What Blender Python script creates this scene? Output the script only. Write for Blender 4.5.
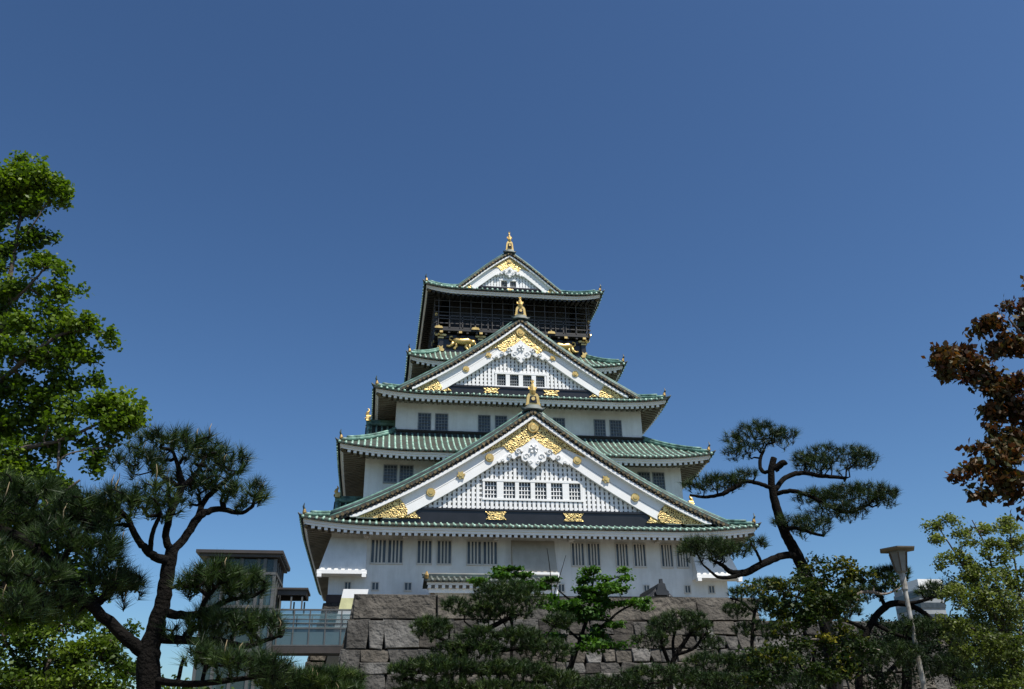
import bpy, math, random
import numpy as np
R_ = math.radians
sc = bpy.context.scene
for o in list(bpy.data.objects): bpy.data.objects.remove(o)
C = sc.collection

# ------------------------------------------------------------------ camera
FPX, PITCH, YAW, ROLL = 890.5, R_(24.67), R_(8.92), R_(-0.949)
EYE = np.array([0, 0, 1.6])
def cam_axes():
    F = np.array([math.sin(YAW)*math.cos(PITCH), math.cos(YAW)*math.cos(PITCH), math.sin(PITCH)])
    R = np.array([math.cos(YAW), -math.sin(YAW), 0.0]); U = np.cross(R, F)
    return R*math.cos(ROLL)+U*math.sin(ROLL), -R*math.sin(ROLL)+U*math.cos(ROLL), F
CR, CU, CF = cam_axes()
import mathutils
cd = bpy.data.cameras.new('camera'); cam = bpy.data.objects.new('camera', cd); C.objects.link(cam)
cd.sensor_fit = 'HORIZONTAL'; cd.sensor_width = 36; cd.lens = FPX/1024*36; cd.clip_start = .1; cd.clip_end = 6000
cam.matrix_world = mathutils.Matrix(((CR[0], CU[0], -CF[0], 0), (CR[1], CU[1], -CF[1], 0), (CR[2], CU[2], -CF[2], 1.6), (0, 0, 0, 1)))
sc.camera = cam

# ------------------------------------------------------------------ sky, sun, exposure
SUN_EL, SUN_AZ = R_(62), R_(38)                 # azimuth: to the right of straight behind the viewer
w = bpy.data.worlds.new('World'); sc.world = w; w.use_nodes = True
nt = w.node_tree; nt.nodes.clear()
sky = nt.nodes.new('ShaderNodeTexSky'); sky.sky_type = 'NISHITA'; sky.sun_disc = False
sky.sun_elevation = SUN_EL; sky.sun_rotation = math.pi - SUN_AZ
sky.altitude = 0; sky.air_density = 1.0; sky.dust_density = 1.0; sky.ozone_density = 6.0
bg = nt.nodes.new('ShaderNodeBackground'); bg.inputs[1].default_value = 0.058
wo = nt.nodes.new('ShaderNodeOutputWorld')
gm = nt.nodes.new('ShaderNodeGamma'); gm.inputs[1].default_value = 1.32
tn = nt.nodes.new('ShaderNodeMix'); tn.data_type = 'RGBA'; tn.blend_type = 'MULTIPLY'; tn.inputs[0].default_value = 1; tn.inputs[7].default_value = (.98, 1.03, .96, 1)
nt.links.new(sky.outputs[0], gm.inputs[0]); nt.links.new(gm.outputs[0], tn.inputs[6]); nt.links.new(tn.outputs[2], bg.inputs[0]); nt.links.new(bg.outputs[0], wo.inputs[0])
sd = bpy.data.lights.new('sun', 'SUN'); sd.energy = 5.0; sd.angle = R_(.53); sd.color = (1, .95, .87)
sun = bpy.data.objects.new('sun', sd); C.objects.link(sun); sun.location = (20, -20, 60)
sv = mathutils.Vector((math.sin(SUN_AZ)*math.cos(SUN_EL), -math.cos(SUN_AZ)*math.cos(SUN_EL), math.sin(SUN_EL)))
sun.rotation_euler = sv.to_track_quat('Z', 'Y').to_euler()
vs = sc.view_settings; vs.view_transform = 'Standard'; vs.look = 'None'; vs.exposure = 0.35; vs.gamma = 1; vs.use_curve_mapping = False
sc.cycles.max_bounces = 6; sc.cycles.diffuse_bounces = 3

# ------------------------------------------------------------------ helpers
def at(px, py, Y):
    """the point at depth Y seen at that spot of the photograph"""
    d = CF*FPX + CR*(px-512) - CU*(py-344.5)
    return EYE + d*(Y/d[1])
OFF = {}
class MB:
    """collects shapes, builds ONE mesh object"""
    def __init__(s, xf=None): s.v = []; s.f = []; s.m = []; s.xf = xf; s.mi = 0; s.att = []; s.tone = .5
    def add(s, vs, fs, mi=None):
        b = len(s.v)
        if s.xf: vs = [s.xf(p) for p in vs]
        s.v += [tuple(p) for p in vs]
        for f in fs: s.f.append([b+i for i in f]); s.m.append(s.mi if mi is None else mi); s.att.append(s.tone)
        return s
    def box(s, x0, x1, y0, y1, z0, z1, mi=None):
        return s.add([(x0,y0,z0),(x1,y0,z0),(x1,y1,z0),(x0,y1,z0),(x0,y0,z1),(x1,y0,z1),(x1,y1,z1),(x0,y1,z1)],
                     [(0,3,2,1),(4,5,6,7),(0,1,5,4),(1,2,6,5),(2,3,7,6),(3,0,4,7)], mi)
    def hexa(s, p, mi=None):
        return s.add(p, [(0,3,2,1),(4,5,6,7),(0,1,5,4),(1,2,6,5),(2,3,7,6),(3,0,4,7)], mi)
    def bar(s, a, b, hw, hh, up=(0,0,1), mi=None):
        a = np.array(a, float); b = np.array(b, float); d = b-a; d /= np.linalg.norm(d)
        sd_ = np.cross(d, up); n = np.linalg.norm(sd_)
        if n < 1e-6: sd_ = np.array([1.,0,0])
        else: sd_ /= n
        u = np.cross(sd_, d)
        q = lambda c: [c-sd_*hw-u*hh, c+sd_*hw-u*hh, c+sd_*hw+u*hh, c-sd_*hw+u*hh]
        A = q(a); B = q(b)
        return s.add(A+B, [(0,1,2,3),(7,6,5,4),(0,4,5,1),(1,5,6,2),(2,6,7,3),(3,7,4,0)], mi)
    def tube(s, pts, rad, n=6, mi=None, caps=True, half=None):
        """round tube through pts; half=(up vector): only the upper half"""
        P = [np.array(p, float) for p in pts]; k = len(P)
        if not hasattr(rad, '__len__'): rad = [rad]*k
        vs_ = []; u0 = None
        for i in range(k):
            t = P[min(i+1,k-1)]-P[max(i-1,0)]; t = t/(np.linalg.norm(t)+1e-12)
            if half is not None: ref = np.array(half, float)
            else: ref = u0 if u0 is not None else (np.array([0,0,1.]) if abs(t[2]) < .9 else np.array([1.,0,0]))
            sd_ = np.cross(t, ref); sd_ /= np.linalg.norm(sd_)+1e-12; u = np.cross(sd_, t); u0 = u
            for j in range(n):
                a = math.pi*j/(n-1) if half is not None else 2*math.pi*j/n
                vs_.append(P[i]+rad[i]*(math.cos(a)*sd_+math.sin(a)*u))
        fs = []
        for i in range(k-1):
            for j in range(n-1 if half is not None else n):
                j2 = (j+1) % n
                fs.append((i*n+j, i*n+j2, (i+1)*n+j2, (i+1)*n+j))
        if caps: fs.append(tuple(range(n))[::-1]); fs.append(tuple((k-1)*n+j for j in range(n)))
        return s.add(vs_, fs, mi)
    def prism(s, poly, y0, y1, mi=None):
        """outline in x,z pushed from y0 to y1"""
        n = len(poly)
        return s.add([(x, y0, z) for x, z in poly]+[(x, y1, z) for x, z in poly],
                     [tuple(range(n)), tuple(range(n, 2*n))[::-1]]+[(i, (i+1) % n+n if False else i+n, (i+1) % n+n, (i+1) % n) for i in range(n)], mi)
    def disc(s, c, r, d0, d1, n=12, mi=None, r2=None):
        """round plate facing -y"""
        x, z = c; r2 = r if r2 is None else r2
        vs_ = [(x+r2*math.cos(2*math.pi*i/n), d0, z+r2*math.sin(2*math.pi*i/n)) for i in range(n)]+[(x+r*math.cos(2*math.pi*i/n), d1, z+r*math.sin(2*math.pi*i/n)) for i in range(n)]
        return s.add(vs_, [tuple(range(n)), tuple(range(n, 2*n))[::-1]]+[(i, i+n, (i+1) % n+n, (i+1) % n) for i in range(n)], mi)
    def lathe(s, prof, c, n=10, mi=None):
        vs_ = []; k = len(prof)
        for r, z in prof:
            for j in range(n): vs_.append((c[0]+r*math.cos(2*math.pi*j/n), c[1]+r*math.sin(2*math.pi*j/n), c[2]+z))
        fs = [(i*n+j, i*n+(j+1) % n, (i+1)*n+(j+1) % n, (i+1)*n+j) for i in range(k-1) for j in range(n)]
        fs += [tuple(range(n))[::-1], tuple((k-1)*n+j for j in range(n))]
        return s.add(vs_, fs, mi)
    def build(s, name, mats, parent=None, smooth=False, fixn=False, tone=False):
        me = bpy.data.meshes.new(name)
        off = OFF.get(parent.name, (0,0,0)) if parent else (0,0,0)
        me.from_pydata([(p[0]-off[0], p[1]-off[1], p[2]-off[2]) for p in s.v], [], s.f)
        if not isinstance(mats, (list, tuple)): mats = [mats]
        for m in mats: me.materials.append(m)
        if len(mats) > 1: me.polygons.foreach_set('material_index', s.m)
        if smooth: me.polygons.foreach_set('use_smooth', [True]*len(s.f))
        if tone:
            a = me.attributes.new('tone', 'FLOAT', 'FACE'); a.data.foreach_set('value', s.att)
        me.validate(); me.update()
        o = bpy.data.objects.new(name, me); C.objects.link(o)
        if parent: o.parent = parent; OFF[o.name] = off
        return o
def tag(o, label=None, cat=None, group=None, kind=None):
    if label: o['label'] = label
    if cat: o['category'] = cat
    if group: o['group'] = group
    if kind: o['kind'] = kind
    return o
def empty(name, loc, label, cat, group=None, off=None):
    o = bpy.data.objects.new(name, None); C.objects.link(o); o.location = loc; o.empty_display_size = .5
    OFF[o.name] = tuple(loc) if off is None else off
    return tag(o, label, cat, group)

def mat(name, col, rough=.7, metal=0, noise=None, bump=0, bscale=8, spec=.5, col2=None, scale=1.0, detail=4, tone=None, bdist=.05):
    m = bpy.data.materials.new(name); m.use_nodes = True; nt = m.node_tree; b = nt.nodes['Principled BSDF']
    b.inputs['Roughness'].default_value = rough; b.inputs['Metallic'].default_value = metal
    b.inputs['Specular IOR Level'].default_value = spec
    N = nt.nodes.new; L = nt.links.new
    tc = N('ShaderNodeTexCoord')
    c2 = col2 if col2 else tuple(x*.72 for x in col)
    nz = N('ShaderNodeTexNoise'); nz.inputs['Scale'].default_value = scale; nz.inputs['Detail'].default_value = detail; nz.inputs['Roughness'].default_value = .6
    L(tc.outputs['Object'], nz.inputs['Vector'])
    rp = N('ShaderNodeValToRGB'); rp.color_ramp.elements[0].position = .35; rp.color_ramp.elements[1].position = .68
    rp.color_ramp.elements[0].color = (*c2, 1); rp.color_ramp.elements[1].color = (*col, 1)
    L(nz.outputs['Fac'], rp.inputs['Fac'])
    out = rp.outputs['Color']
    if tone:                                         # each stone / leaf its own shade, kept in the mesh
        at_ = N('ShaderNodeAttribute'); at_.attribute_name = 'tone'
        r2 = N('ShaderNodeValToRGB'); els = r2.color_ramp.elements
        els[0].color = (*tone[0], 1); els[1].color = (*tone[-1], 1)
        for i, c in enumerate(tone[1:-1]): e = els.new((i+1)/(len(tone)-1)); e.color = (*c, 1)
        L(at_.outputs['Fac'], r2.inputs['Fac'])
        mx = N('ShaderNodeMix'); mx.data_type = 'RGBA'; mx.blend_type = 'MULTIPLY'; mx.inputs[0].default_value = 1
        L(out, mx.inputs[6]); L(r2.outputs['Color'], mx.inputs[7]); out = mx.outputs[2]
    L(out, b.inputs['Base Color'])
    if bump:
        n2 = N('ShaderNodeTexNoise'); n2.inputs['Scale'].default_value = bscale; n2.inputs['Detail'].default_value = 6
        L(tc.outputs['Object'], n2.inputs['Vector'])
        bp = N('ShaderNodeBump'); bp.inputs['Strength'].default_value = bump; bp.inputs['Distance'].default_value = bdist
        L(n2.outputs['Fac'], bp.inputs['Height']); L(bp.outputs['Normal'], b.inputs['Normal'])
    return m
M = {}
M['plaster'] = mat('white_plaster', (.82,.82,.80), .85, col2=(.62,.62,.59), scale=.3, detail=12, bump=.15, bscale=3)
def streaks(m, base):
    nt = m.node_tree; N = nt.nodes.new; L = nt.links.new; b = nt.nodes['Principled BSDF']; src = b.inputs['Base Color'].links[0].from_socket
    tc = N('ShaderNodeTexCoord'); mp = N('ShaderNodeMapping'); mp.inputs['Scale'].default_value = (1.7, 1.7, .22); L(tc.outputs['Object'], mp.inputs['Vector'])
    nz = N('ShaderNodeTexNoise'); nz.inputs['Scale'].default_value = 1.0; nz.inputs['Detail'].default_value = 7; nz.inputs['Roughness'].default_value = .7; L(mp.outputs[0], nz.inputs['Vector'])
    r = N('ShaderNodeValToRGB'); r.color_ramp.elements[0].position = .38; r.color_ramp.elements[1].position = .56; r.color_ramp.elements[0].color = (.70,.69,.66,1); r.color_ramp.elements[1].color = (1,1,1,1); L(nz.outputs['Fac'], r.inputs['Fac'])
    mx = N('ShaderNodeMix'); mx.data_type = 'RGBA'; mx.blend_type = 'MULTIPLY'; mx.inputs[0].default_value = .34; L(src, mx.inputs[6]); L(r.outputs['Color'], mx.inputs[7]); L(mx.outputs[2], b.inputs['Base Color'])
streaks(M['plaster'], 0)
M['beige'] = mat('shaded_streaked_plaster', (.46,.42,.35), .9, col2=(.36,.33,.28), scale=.6, detail=8); streaks(M['beige'], 0)  # deeper shade of the centre box put into the plaster colour; streaks are stains
M['white'] = mat('white_paint', (.84,.84,.83), .7, col2=(.78,.78,.76), scale=.8)
M['soffit'] = mat('eave_plaster', (.15,.13,.10), .9, col2=(.09,.078,.06), scale=.5)  # white plaster darkened: eave shade put into the colour, rafters likewise
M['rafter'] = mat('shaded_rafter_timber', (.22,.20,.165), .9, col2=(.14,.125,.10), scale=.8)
M['sill'] = mat('window_frame_plaster', (.62,.59,.53), .9, col2=(.48,.45,.40), scale=.5)
M['rib'] = mat('verdigris_tile_light', (.44,.64,.53), .5, col2=(.07,.155,.115), scale=3.4, detail=6)
M['pan'] = mat('tile_channel_dark', (.03,.055,.042), .65, col2=(.030,.024,.018), scale=1.6, detail=6)
M['ridge'] = mat('verdigris_ridge', (.19,.36,.29), .5, col2=(.035,.08,.065), scale=1.6, detail=6)
M['ridge_dark'] = mat('dark_ridge_copper', (.05,.08,.075), .5, col2=(.02,.025,.025), scale=1.2)
M['gold'] = mat('gold_leaf', (.82,.60,.24), .40, metal=.7, col2=(.58,.38,.12), scale=3.5)
M['oldgold'] = mat('tarnished_gold', (.50,.33,.11), .5, metal=.5, col2=(.20,.13,.05), scale=4)
M['bronze'] = mat('old_gilt_bronze', (.26,.19,.09), .5, metal=.5, col2=(.035,.03,.025), scale=3)
M['black'] = mat('black_lacquer', (.014,.014,.017), .35, col2=(.009,.009,.010), scale=1)
M['blackwood'] = mat('black_timber', (.02,.02,.021), .6, col2=(.012,.012,.012), scale=2)
M['glass_dark'] = mat('dark_window', (.055,.064,.072), .22, col2=(.03,.036,.042), scale=1)
M['grey_frame'] = mat('grey_window_lattice', (.22,.24,.25), .6, scale=2)
M['net'] = mat('safety_net_wire', (.075,.07,.065), .6, scale=2)
def filigree():
    m = bpy.data.materials.new('gilt_filigree'); m.use_nodes = True; nt = m.node_tree; b = nt.nodes['Principled BSDF']
    N = nt.nodes.new; L = nt.links.new; tc = N('ShaderNodeTexCoord')
    v = N('ShaderNodeTexVoronoi'); v.feature = 'DISTANCE_TO_EDGE'; v.inputs['Scale'].default_value = 7.5
    nz = N('ShaderNodeTexNoise'); nz.inputs['Scale'].default_value = 3.0
    mp = N('ShaderNodeMix'); mp.data_type = 'RGBA'; mp.inputs[0].default_value = .18
    L(tc.outputs['Object'], mp.inputs[6]); L(tc.outputs['Object'], nz.inputs['Vector']); L(nz.outputs['Color'], mp.inputs[7]); L(mp.outputs[2], v.inputs['Vector'])
    r = N('ShaderNodeValToRGB'); r.color_ramp.elements[0].position = .12; r.color_ramp.elements[1].position = .17
    r.color_ramp.elements[0].color = (.76,.56,.22,1); r.color_ramp.elements[1].color = (.05,.035,.02,1)
    L(v.outputs['Distance'], r.inputs['Fac']); L(r.outputs['Color'], b.inputs['Base Color'])
    b.inputs['Metallic'].default_value = .7; b.inputs['Roughness'].default_value = .4
    bp = N('ShaderNodeBump'); bp.invert = True; bp.inputs['Strength'].default_value = .8; bp.inputs['Distance'].default_value = .08
    L(v.outputs['Distance'], bp.inputs['Height']); L(bp.outputs['Normal'], b.inputs['Normal'])
    return m
M['filigree'] = filigree()

# ================================================================== the keep
XC, YC, ZB = 12.35, 85.18, 12.2
keep = empty('castle_keep', (XC, YC, ZB), 'tall white Japanese castle keep with green tiled roofs and gold gable ornaments', 'castle', off=(0,0,ZB))
def rot(k):
    c, s = [(1,0),(0,1),(-1,0),(0,-1)][k]
    return lambda p: (p[0]*c-p[1]*s, p[0]*s+p[1]*c, p[2])

def lift(u, a=.62): 
    q = max(0.0, (abs(u)-a)/(1-a)); return q*q
def hip_roof(e, ze, w_, zt, up, wl, fas=.34, sp=.5, dark=False, conc=.3):
    """square roof skirt: eave half-width e at ze, meets the wall (half-width w_) at zt; wl: wall half-width below"""
    H = lambda t: e-(e-w_)*t
    def S(x, t):
        h = H(t); return np.array([x, -h, ze+(zt-ze)*((1-conc)*t+conc*t*t)+up*lift(x/h)*(1-t)**1.3])
    sheet = MB(); ribs = MB(); fascia = MB(); raft = MB(); soff = MB(); ridges = []; orns = []; caps_ = []
    NU, NT = 48, 7
    for k in range(4):
        X = rot(k)
        ridge = MB(); orn = MB(); ridges.append(ridge); orns.append(orn)
        for m_ in (sheet, ribs, fascia, raft, ridge, orn, soff): m_.xf = X
        vs_ = []
        for j in range(NT+1):
            for i in range(NU+1):
                u = -1+2*i/NU; t = j/NT; vs_.append(S(u*H(t), t))
        fs = [(j*(NU+1)+i, j*(NU+1)+i+1, (j+1)*(NU+1)+i+1, (j+1)*(NU+1)+i) for j in range(NT) for i in range(NU)]
        sheet.add(vs_, fs)
        # drop at the eave: tile edge
        ed = [S(-e+2*e*i/NU, 0) for i in range(NU+1)]
        sheet.add(ed+[p-np.array([0,-.02,.13]) for p in ed], [(i+1, i, i+NU+1, i+NU+2) for i in range(NU)])
        n = int(2*e/sp)
        for i in range(n+1):
            x = -e+.2+(2*e-.4)*i/n
            tm = 1.0 if abs(x) <= w_ else (e-abs(x))/(e-w_)
            if tm < .04: continue
            q = max(2, int(round(7*tm)))
            pts = [S(x, tm*j/q) for j in range(q+1)]
            pts[0] = pts[0]+np.array([0,-.05,.0])
            ribs.tube(pts, .08, 5, half=(0,0,1))
            ribs.disc((x, pts[0][2]-.01), .115, pts[0][1]-.03, pts[0][1]+.1, 8)
        # white eave boards, rafters
        def strip(m_, o0, o1, za, zb, mi=None):
            for i in range(NU):
                a, b = -1+2*i/NU, -1+2*(i+1)/NU
                za_, zb_ = ze+up*lift(a), ze+up*lift(b)
                A, B = e-o0, e-o1
                m_.hexa([(a*A,-A,za_+zb),(b*A,-A,zb_+zb),(b*B,-B,zb_+zb),(a*B,-B,za_+zb),(a*A,-A,za_+za),(b*A,-A,zb_+za),(b*B,-B,zb_+za),(a*B,-B,za_+za)], mi)
        strip(fascia, .24, .42, -.125, -.125-fas*.55)
        strip(fascia, .34, .52, -.125-fas*.55, -.125-fas)
        rise = .22
        nr = int(2*(e-.4)/.48)
        zr = -.125-fas
        for i in range(nr+1):
            x = -(e-.5)+2*(e-.5)*i/nr
            u = x/(e-.4); zz = ze+up*lift(u)+zr
            din = max(wl, abs(x)) ; L_ = e-.42-din
            if L_ < .15: continue
            z2 = zz+L_*rise-up*lift(u)*min(1, L_/(e-wl))*.8
            hw = .12
            raft.hexa([(x-hw,-(e-.42),zz-.2),(x+hw,-(e-.42),zz-.2),(x+hw,-din,z2-.2),(x-hw,-din,z2-.2),(x-hw,-(e-.42),zz),(x+hw,-(e-.42),zz),(x+hw,-din,z2),(x-hw,-din,z2)], mi=1)
            raft.box(x-hw-.005, x+hw+.005, -(e-.40), -(e-.5), zz-.205, zz+.003, mi=0)
        for i in range(NU):
            a, b = -1+2*i/NU, -1+2*(i+1)/NU
            A, B = e-.45, wl-.05
            za, zb = ze+up*lift(a)+zr+.02, ze+up*lift(b)+zr+.02
            zi = ze+zr+.02+(A-B)*rise
            soff.add([(a*A,-A,za),(b*A,-A,zb),(b*B,-B,zi),(a*B,-B,zi)], [(3,2,1,0)])
        # hip ridge at the corner and its ornaments
        pts = [S(-H(t), t)+np.array([0,0,.14]) for t in np.linspace(.06, 1, 10)]
        ridge.tube(pts, [.17]*10, 7); ridge.tube([p+np.array([0,0,.2]) for p in pts[1:]], .13, 7)
        c = S(-e, 0); dg = np.array([-1,-1,0])/math.sqrt(2)
        ridge.tube([c-dg*.7+[0,0,.02], c+[0,0,.05], c+dg*.22+[0,0,.2]], [.16,.12,.03], 6, mi=1)
        o0 = pts[0]+[0,0,.05]
        orn.tube([o0-dg*.2+[0,0,-.12], o0+dg*.0+[0,0,.1], o0+dg*.02+[0,0,.34]], [.15,.16,.09], 6)
        orn.tube([o0+dg*.0+[0,0,.28], o0+dg*.12+[0,0,.5], o0+dg*.05+[0,0,.8]], [.1,.08,.02], 5, mi=1)
        cap = MB(X); cap.tube([c-dg*.85+[0,0,zr-.16], c-dg*.5+[0,0,zr-.1]], [.17,.14], 6); caps_.append(cap)
    r = sheet.build('roof', M['pan'], keep, smooth=False)
    ribs.build('tile_rows', M['rib'], r, smooth=True)
    fascia.build('eave_board', M['black'] if dark == 2 else M['white'], r)
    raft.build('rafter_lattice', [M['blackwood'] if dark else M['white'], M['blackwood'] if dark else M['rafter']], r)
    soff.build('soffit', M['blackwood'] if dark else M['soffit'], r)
    for q in ridges: q.build('hip_ridge', [M['ridge'], M['ridge_dark']], r, smooth=True)
    for q in caps_: q.build('corner_rafter_cap', M['bronze'], r)
    for q in orns: q.build('corner_ornament', [M['oldgold'], M['ridge_dark']], r)
    return r

def shachi(mb, x, d, z, h, s=1.0, facing=-1):
    """gilt crest plate with an upright fish above; total height h"""
    b = h*.46
    mb.prism([(x-.50*s,z),(x+.50*s,z),(x+.45*s,z+b*.15),(x+.38*s,z+b*.75),(x+.30*s,z+b*.93),(x+.16*s,z+b),(x-.16*s,z+b),(x-.30*s,z+b*.93),(x-.38*s,z+b*.75),(x-.45*s,z+b*.15)], d-.12, d+.3)
    mb.prism([(x-.25*s,z+b*.2),(x+.25*s,z+b*.2),(x+.2*s,z+b*.72),(x-.2*s,z+b*.72)], d-.17, d-.1, mi=1)
    mb.disc((x, z+b*.5), .13*s, d-.24, d-.16, 8)
    t = h-b; y0 = z+b; s = s*.72
    mb.tube([(x,d,y0-.05),(x,d-.05,y0+t*.15),(x,d-.02,y0+t*.4),(x,d+.1,y0+t*.65),(x,d+.08,y0+t*.82),(x,d-.02,y0+t)], [.26*s,.30*s,.24*s,.15*s,.09*s,.03*s], 8)
    for q in (-1, 1):
        mb.add([(x+q*.2*s,d,y0+t*.2),(x+q*.42*s,d-.02,y0+t*.38),(x+q*.36*s,d+.05,y0+t*.52),(x+q*.18*s,d+.02,y0+t*.45),(x+q*.2*s,d+.08,y0+t*.2),(x+q*.42*s,d+.04,y0+t*.38),(x+q*.36*s,d+.1,y0+t*.52),(x+q*.18*s,d+.1,y0+t*.45)],
               [(0,1,2,3),(7,6,5,4),(0,4,5,1),(1,5,6,2),(2,6,7,3),(3,7,4,0)])
        mb.tube([(x,d+.05,y0+t*.75),(x+q*.12*s,d+.05,y0+t*.88),(x+q*.13*s,d,y0+t*.97)], [.08*s,.06*s,.015], 5)

def gable(prof, df, db, s, zb0, zb1, wins, discs, lat=.375, ngold=2, fin=2.3, X=None, sheet_off=.45, small=False, ridge_to=None):
    """front gable: prof = outer line (x,z) for x>=0; df front, db back; beam zb0..zb1; s scales trim"""
    px = np.array([p[0] for p in prof]); pz = np.array([p[1] for p in prof])
    # smooth the outline a little
    xs = np.linspace(0, px[-1], 40); co = np.polyfit(px, pz, 3 if len(px) > 3 else 2)
    Z = lambda x, o=0: float(np.polyval(co, abs(x)))-o*s
    new = lambda: MB(X)
    so = sheet_off
    roof = new()
    xs2 = np.linspace(-px[-1], px[-1], 65)
    top = [(x, Z(x, so)) for x in xs2]; n = len(top)
    def band(mb, o0, o1, d0, d1, xr=None, mi=None, N=64, zmin=None):
        xr = xr or (-px[-1], px[-1])
        q = [xr[0]+(xr[1]-xr[0])*i/N for i in range(N+1)]
        for a, b in zip(q[:-1], q[1:]):
            za0, zb0_, za1, zb1_ = Z(a,o0), Z(b,o0), Z(a,o1), Z(b,o1)
            if zmin is not None:
                za1, zb1_ = max(za1, zmin), max(zb1_, zmin)
                if za0 <= za1+.01 or zb0_ <= zb1_+.01: continue
            mb.hexa([(a,d0,za1),(b,d0,zb1_),(b,d1,zb1_),(a,d1,za1),(a,d0,za0),(b,d0,zb0_),(b,d1,zb0_),(a,d1,za0)], mi)
    band(roof, so, so+.28, df, db)
    ribs = new()
    nr = max(2, int((db-df-1.1*s)/.5))
    for i in range(nr):
        d = df+1.1*s+.5*i
        for q in (-1, 1):
            ribs.tube([(q*x, d, Z(x, so)) for x in np.linspace(.1, px[-1], 14)], .092, 5, half=(0,0,1))
    rg = new()
    for q in (-1, 1):
        xx = np.linspace(.3*s, px[-1]-.05, 22)
        rg.tube([(q*x, df+.62*s, Z(x, .22)) for x in xx], .24*s, 8, mi=1)
        rg.tube([(q*x, df+.62*s, Z(x, .40)) for x in xx], .30*s, 6, mi=1)
        rg.tube([(q*x, df+.16*s, Z(x, .46)) for x in xx], .12*s, 7)
        rg.tube([(q*x, df+.60*s, Z(x, .02)) for x in xx], .13*s, 7)
        rg.tube([(q*x, df+.36*s, Z(x, .50)) for x in xx], .16*s, 6, mi=1)
    rt = ridge_to if ridge_to is not None else db
    zr = Z(0, .45)
    rg.box(-.34*s, .34*s, df+.1, rt, zr-.1, zr+.34*s, mi=1); rg.tube([(0,df+.1,zr+.42*s),(0,rt,zr+.42*s)], .2*s, 8)
    # ridge-end tile with side scrolls
    rg.prism([(-.75*s,zr-.25*s),(-1.0*s,zr+.1*s),(-.7*s,zr+.05*s),(-.45*s,zr+.34*s),(.45*s,zr+.34*s),(.7*s,zr+.05*s),(1.0*s,zr+.1*s),(.75*s,zr-.25*s),(0,zr-.02)], df-.1, df+.25, mi=1)
    caps = new()
    L = 0; last = None; acc = 0
    for x in np.linspace(.15, px[-1]-.1, 800):
        p = np.array([x, Z(x, .66)])
        if last is None or np.linalg.norm(p-last) >= .40:
            last = p
            for q in (-1, 1):
                caps.disc((q*p[0], p[1]), .13*max(s,.7), df-.02, df+.3, 8)
    band(caps, .74, .98, df+.12, df+.5, mi=1)
    for x in np.linspace(.1, px[-1]-.2, int(px[-1]/.36)):            # small tile ends between the caps
        for q in (-1, 1): caps.disc((q*x, Z(x, .86)), .075*max(s,.7), df+.04, df+.2, 6)
    bb = new()
    zm = zb0-.05
    band(bb, .98, 1.24, df+.10, df+.55, zmin=zm)                     # thin upper board, stands forward
    band(bb, 1.24, 2.02, df+.46*max(s,.7), df+.75, zmin=zm)          # upper band
    band(bb, 2.02, 2.07, df+.50*max(s,.7), df+.75, zmin=zm, mi=1)    # groove
    band(bb, 2.07, 2.85, df+.43*max(s,.7), df+.75, zmin=zm)          # lower band
    g = roof.build('gable', M['pan'], keep)
    ribs.build('tile_rows', M['rib'], g, smooth=True)
    rg.build('verge_ridges', [M['ridge'], M['ridge_dark']], g, smooth=True)
    caps.build('verge_tile_ends', [M['bronze'], M['blackwood']], g)
    bb.build('bargeboard', [M['white'], M['grey_frame']], g)
    f = new(); shachi(f, 0, df+.12, zr+.30*s, fin, s*1.28); f.build('finial', [M['gold'], M['black']], g)
    # lattice
    lt = new(); dl = df+.78*s
    o = 2.75
    zl = zb1-.02
    xm = max([x for x in np.linspace(0, px[-1], 300) if Z(x, o) > zl+.02] or [0])
    q = np.linspace(-xm, xm, 41)
    for a, b in zip(q[:-1], q[1:]):
        lt.add([(a,dl+.28,zl),(b,dl+.28,zl),(b,dl+.28,max(zl,Z(b,o-.1))),(a,dl+.28,max(zl,Z(a,o-.1)))], [(0,1,2,3)], mi=1)
    inwin = lambda x, z, m=.12: any(a-m < x < b+m and c-m < z < d_+m for a, b, c, d_ in wins)
    wz0 = min(x[2] for x in wins) if wins else 0; wz1 = max(x[3] for x in wins) if wins else 0
    wx0 = min(x[0] for x in wins) if wins else 0; wx1 = max(x[1] for x in wins) if wins else 0
    nn = int(xm/lat)
    for i in range(-nn, nn+1):
        x = i*lat; zt_ = Z(abs(x)+.1, o)
        if zt_ < zl+.05: continue
        segs = [(zl, zt_)]
        if wins and wx0-.2 < x < wx1+.2: segs = [(zl, wz0-.1), (wz1+.16, zt_)]
        for a, b in segs:
            if b-a > .05: lt.box(x-.115, x+.115, dl, dl+.14, a, b)
    k = 0; z = zl+lat*.7
    while z < Z(0, o)-.2:
        xe = max([x for x in np.linspace(0, px[-1], 200) if Z(x, o) > z+.1] or [0])
        parts = [(-xe, xe)]
        if wins and wz0-.15 < z < wz1+.2: parts = [(-xe, wx0-.15), (wx1+.15, xe)]
        for a, b in parts:
            if b-a > .1: lt.box(a, b, dl+.06, dl+.2, z-.07, z+.07)
        z += lat
    if wins:
        m_ = .16
        lt.box(wx0-m_-.05, wx1+m_+.05, dl-.06, dl+.3, wz1, wz1+.2); lt.box(wx0-m_-.05, wx1+m_+.05, dl-.06, dl+.3, wz0-.17, wz0)
        edges = [wx0-m_]+[v for a in wins for v in (a[0], a[1])]+[wx1+m_]
        for a, b in zip(edges[0::2], edges[1::2]): lt.box(a, b, dl-.04, dl+.3, wz0, wz1)
    lt.build('lattice_panel', [M['white'], M['lat_back']], g)
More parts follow.
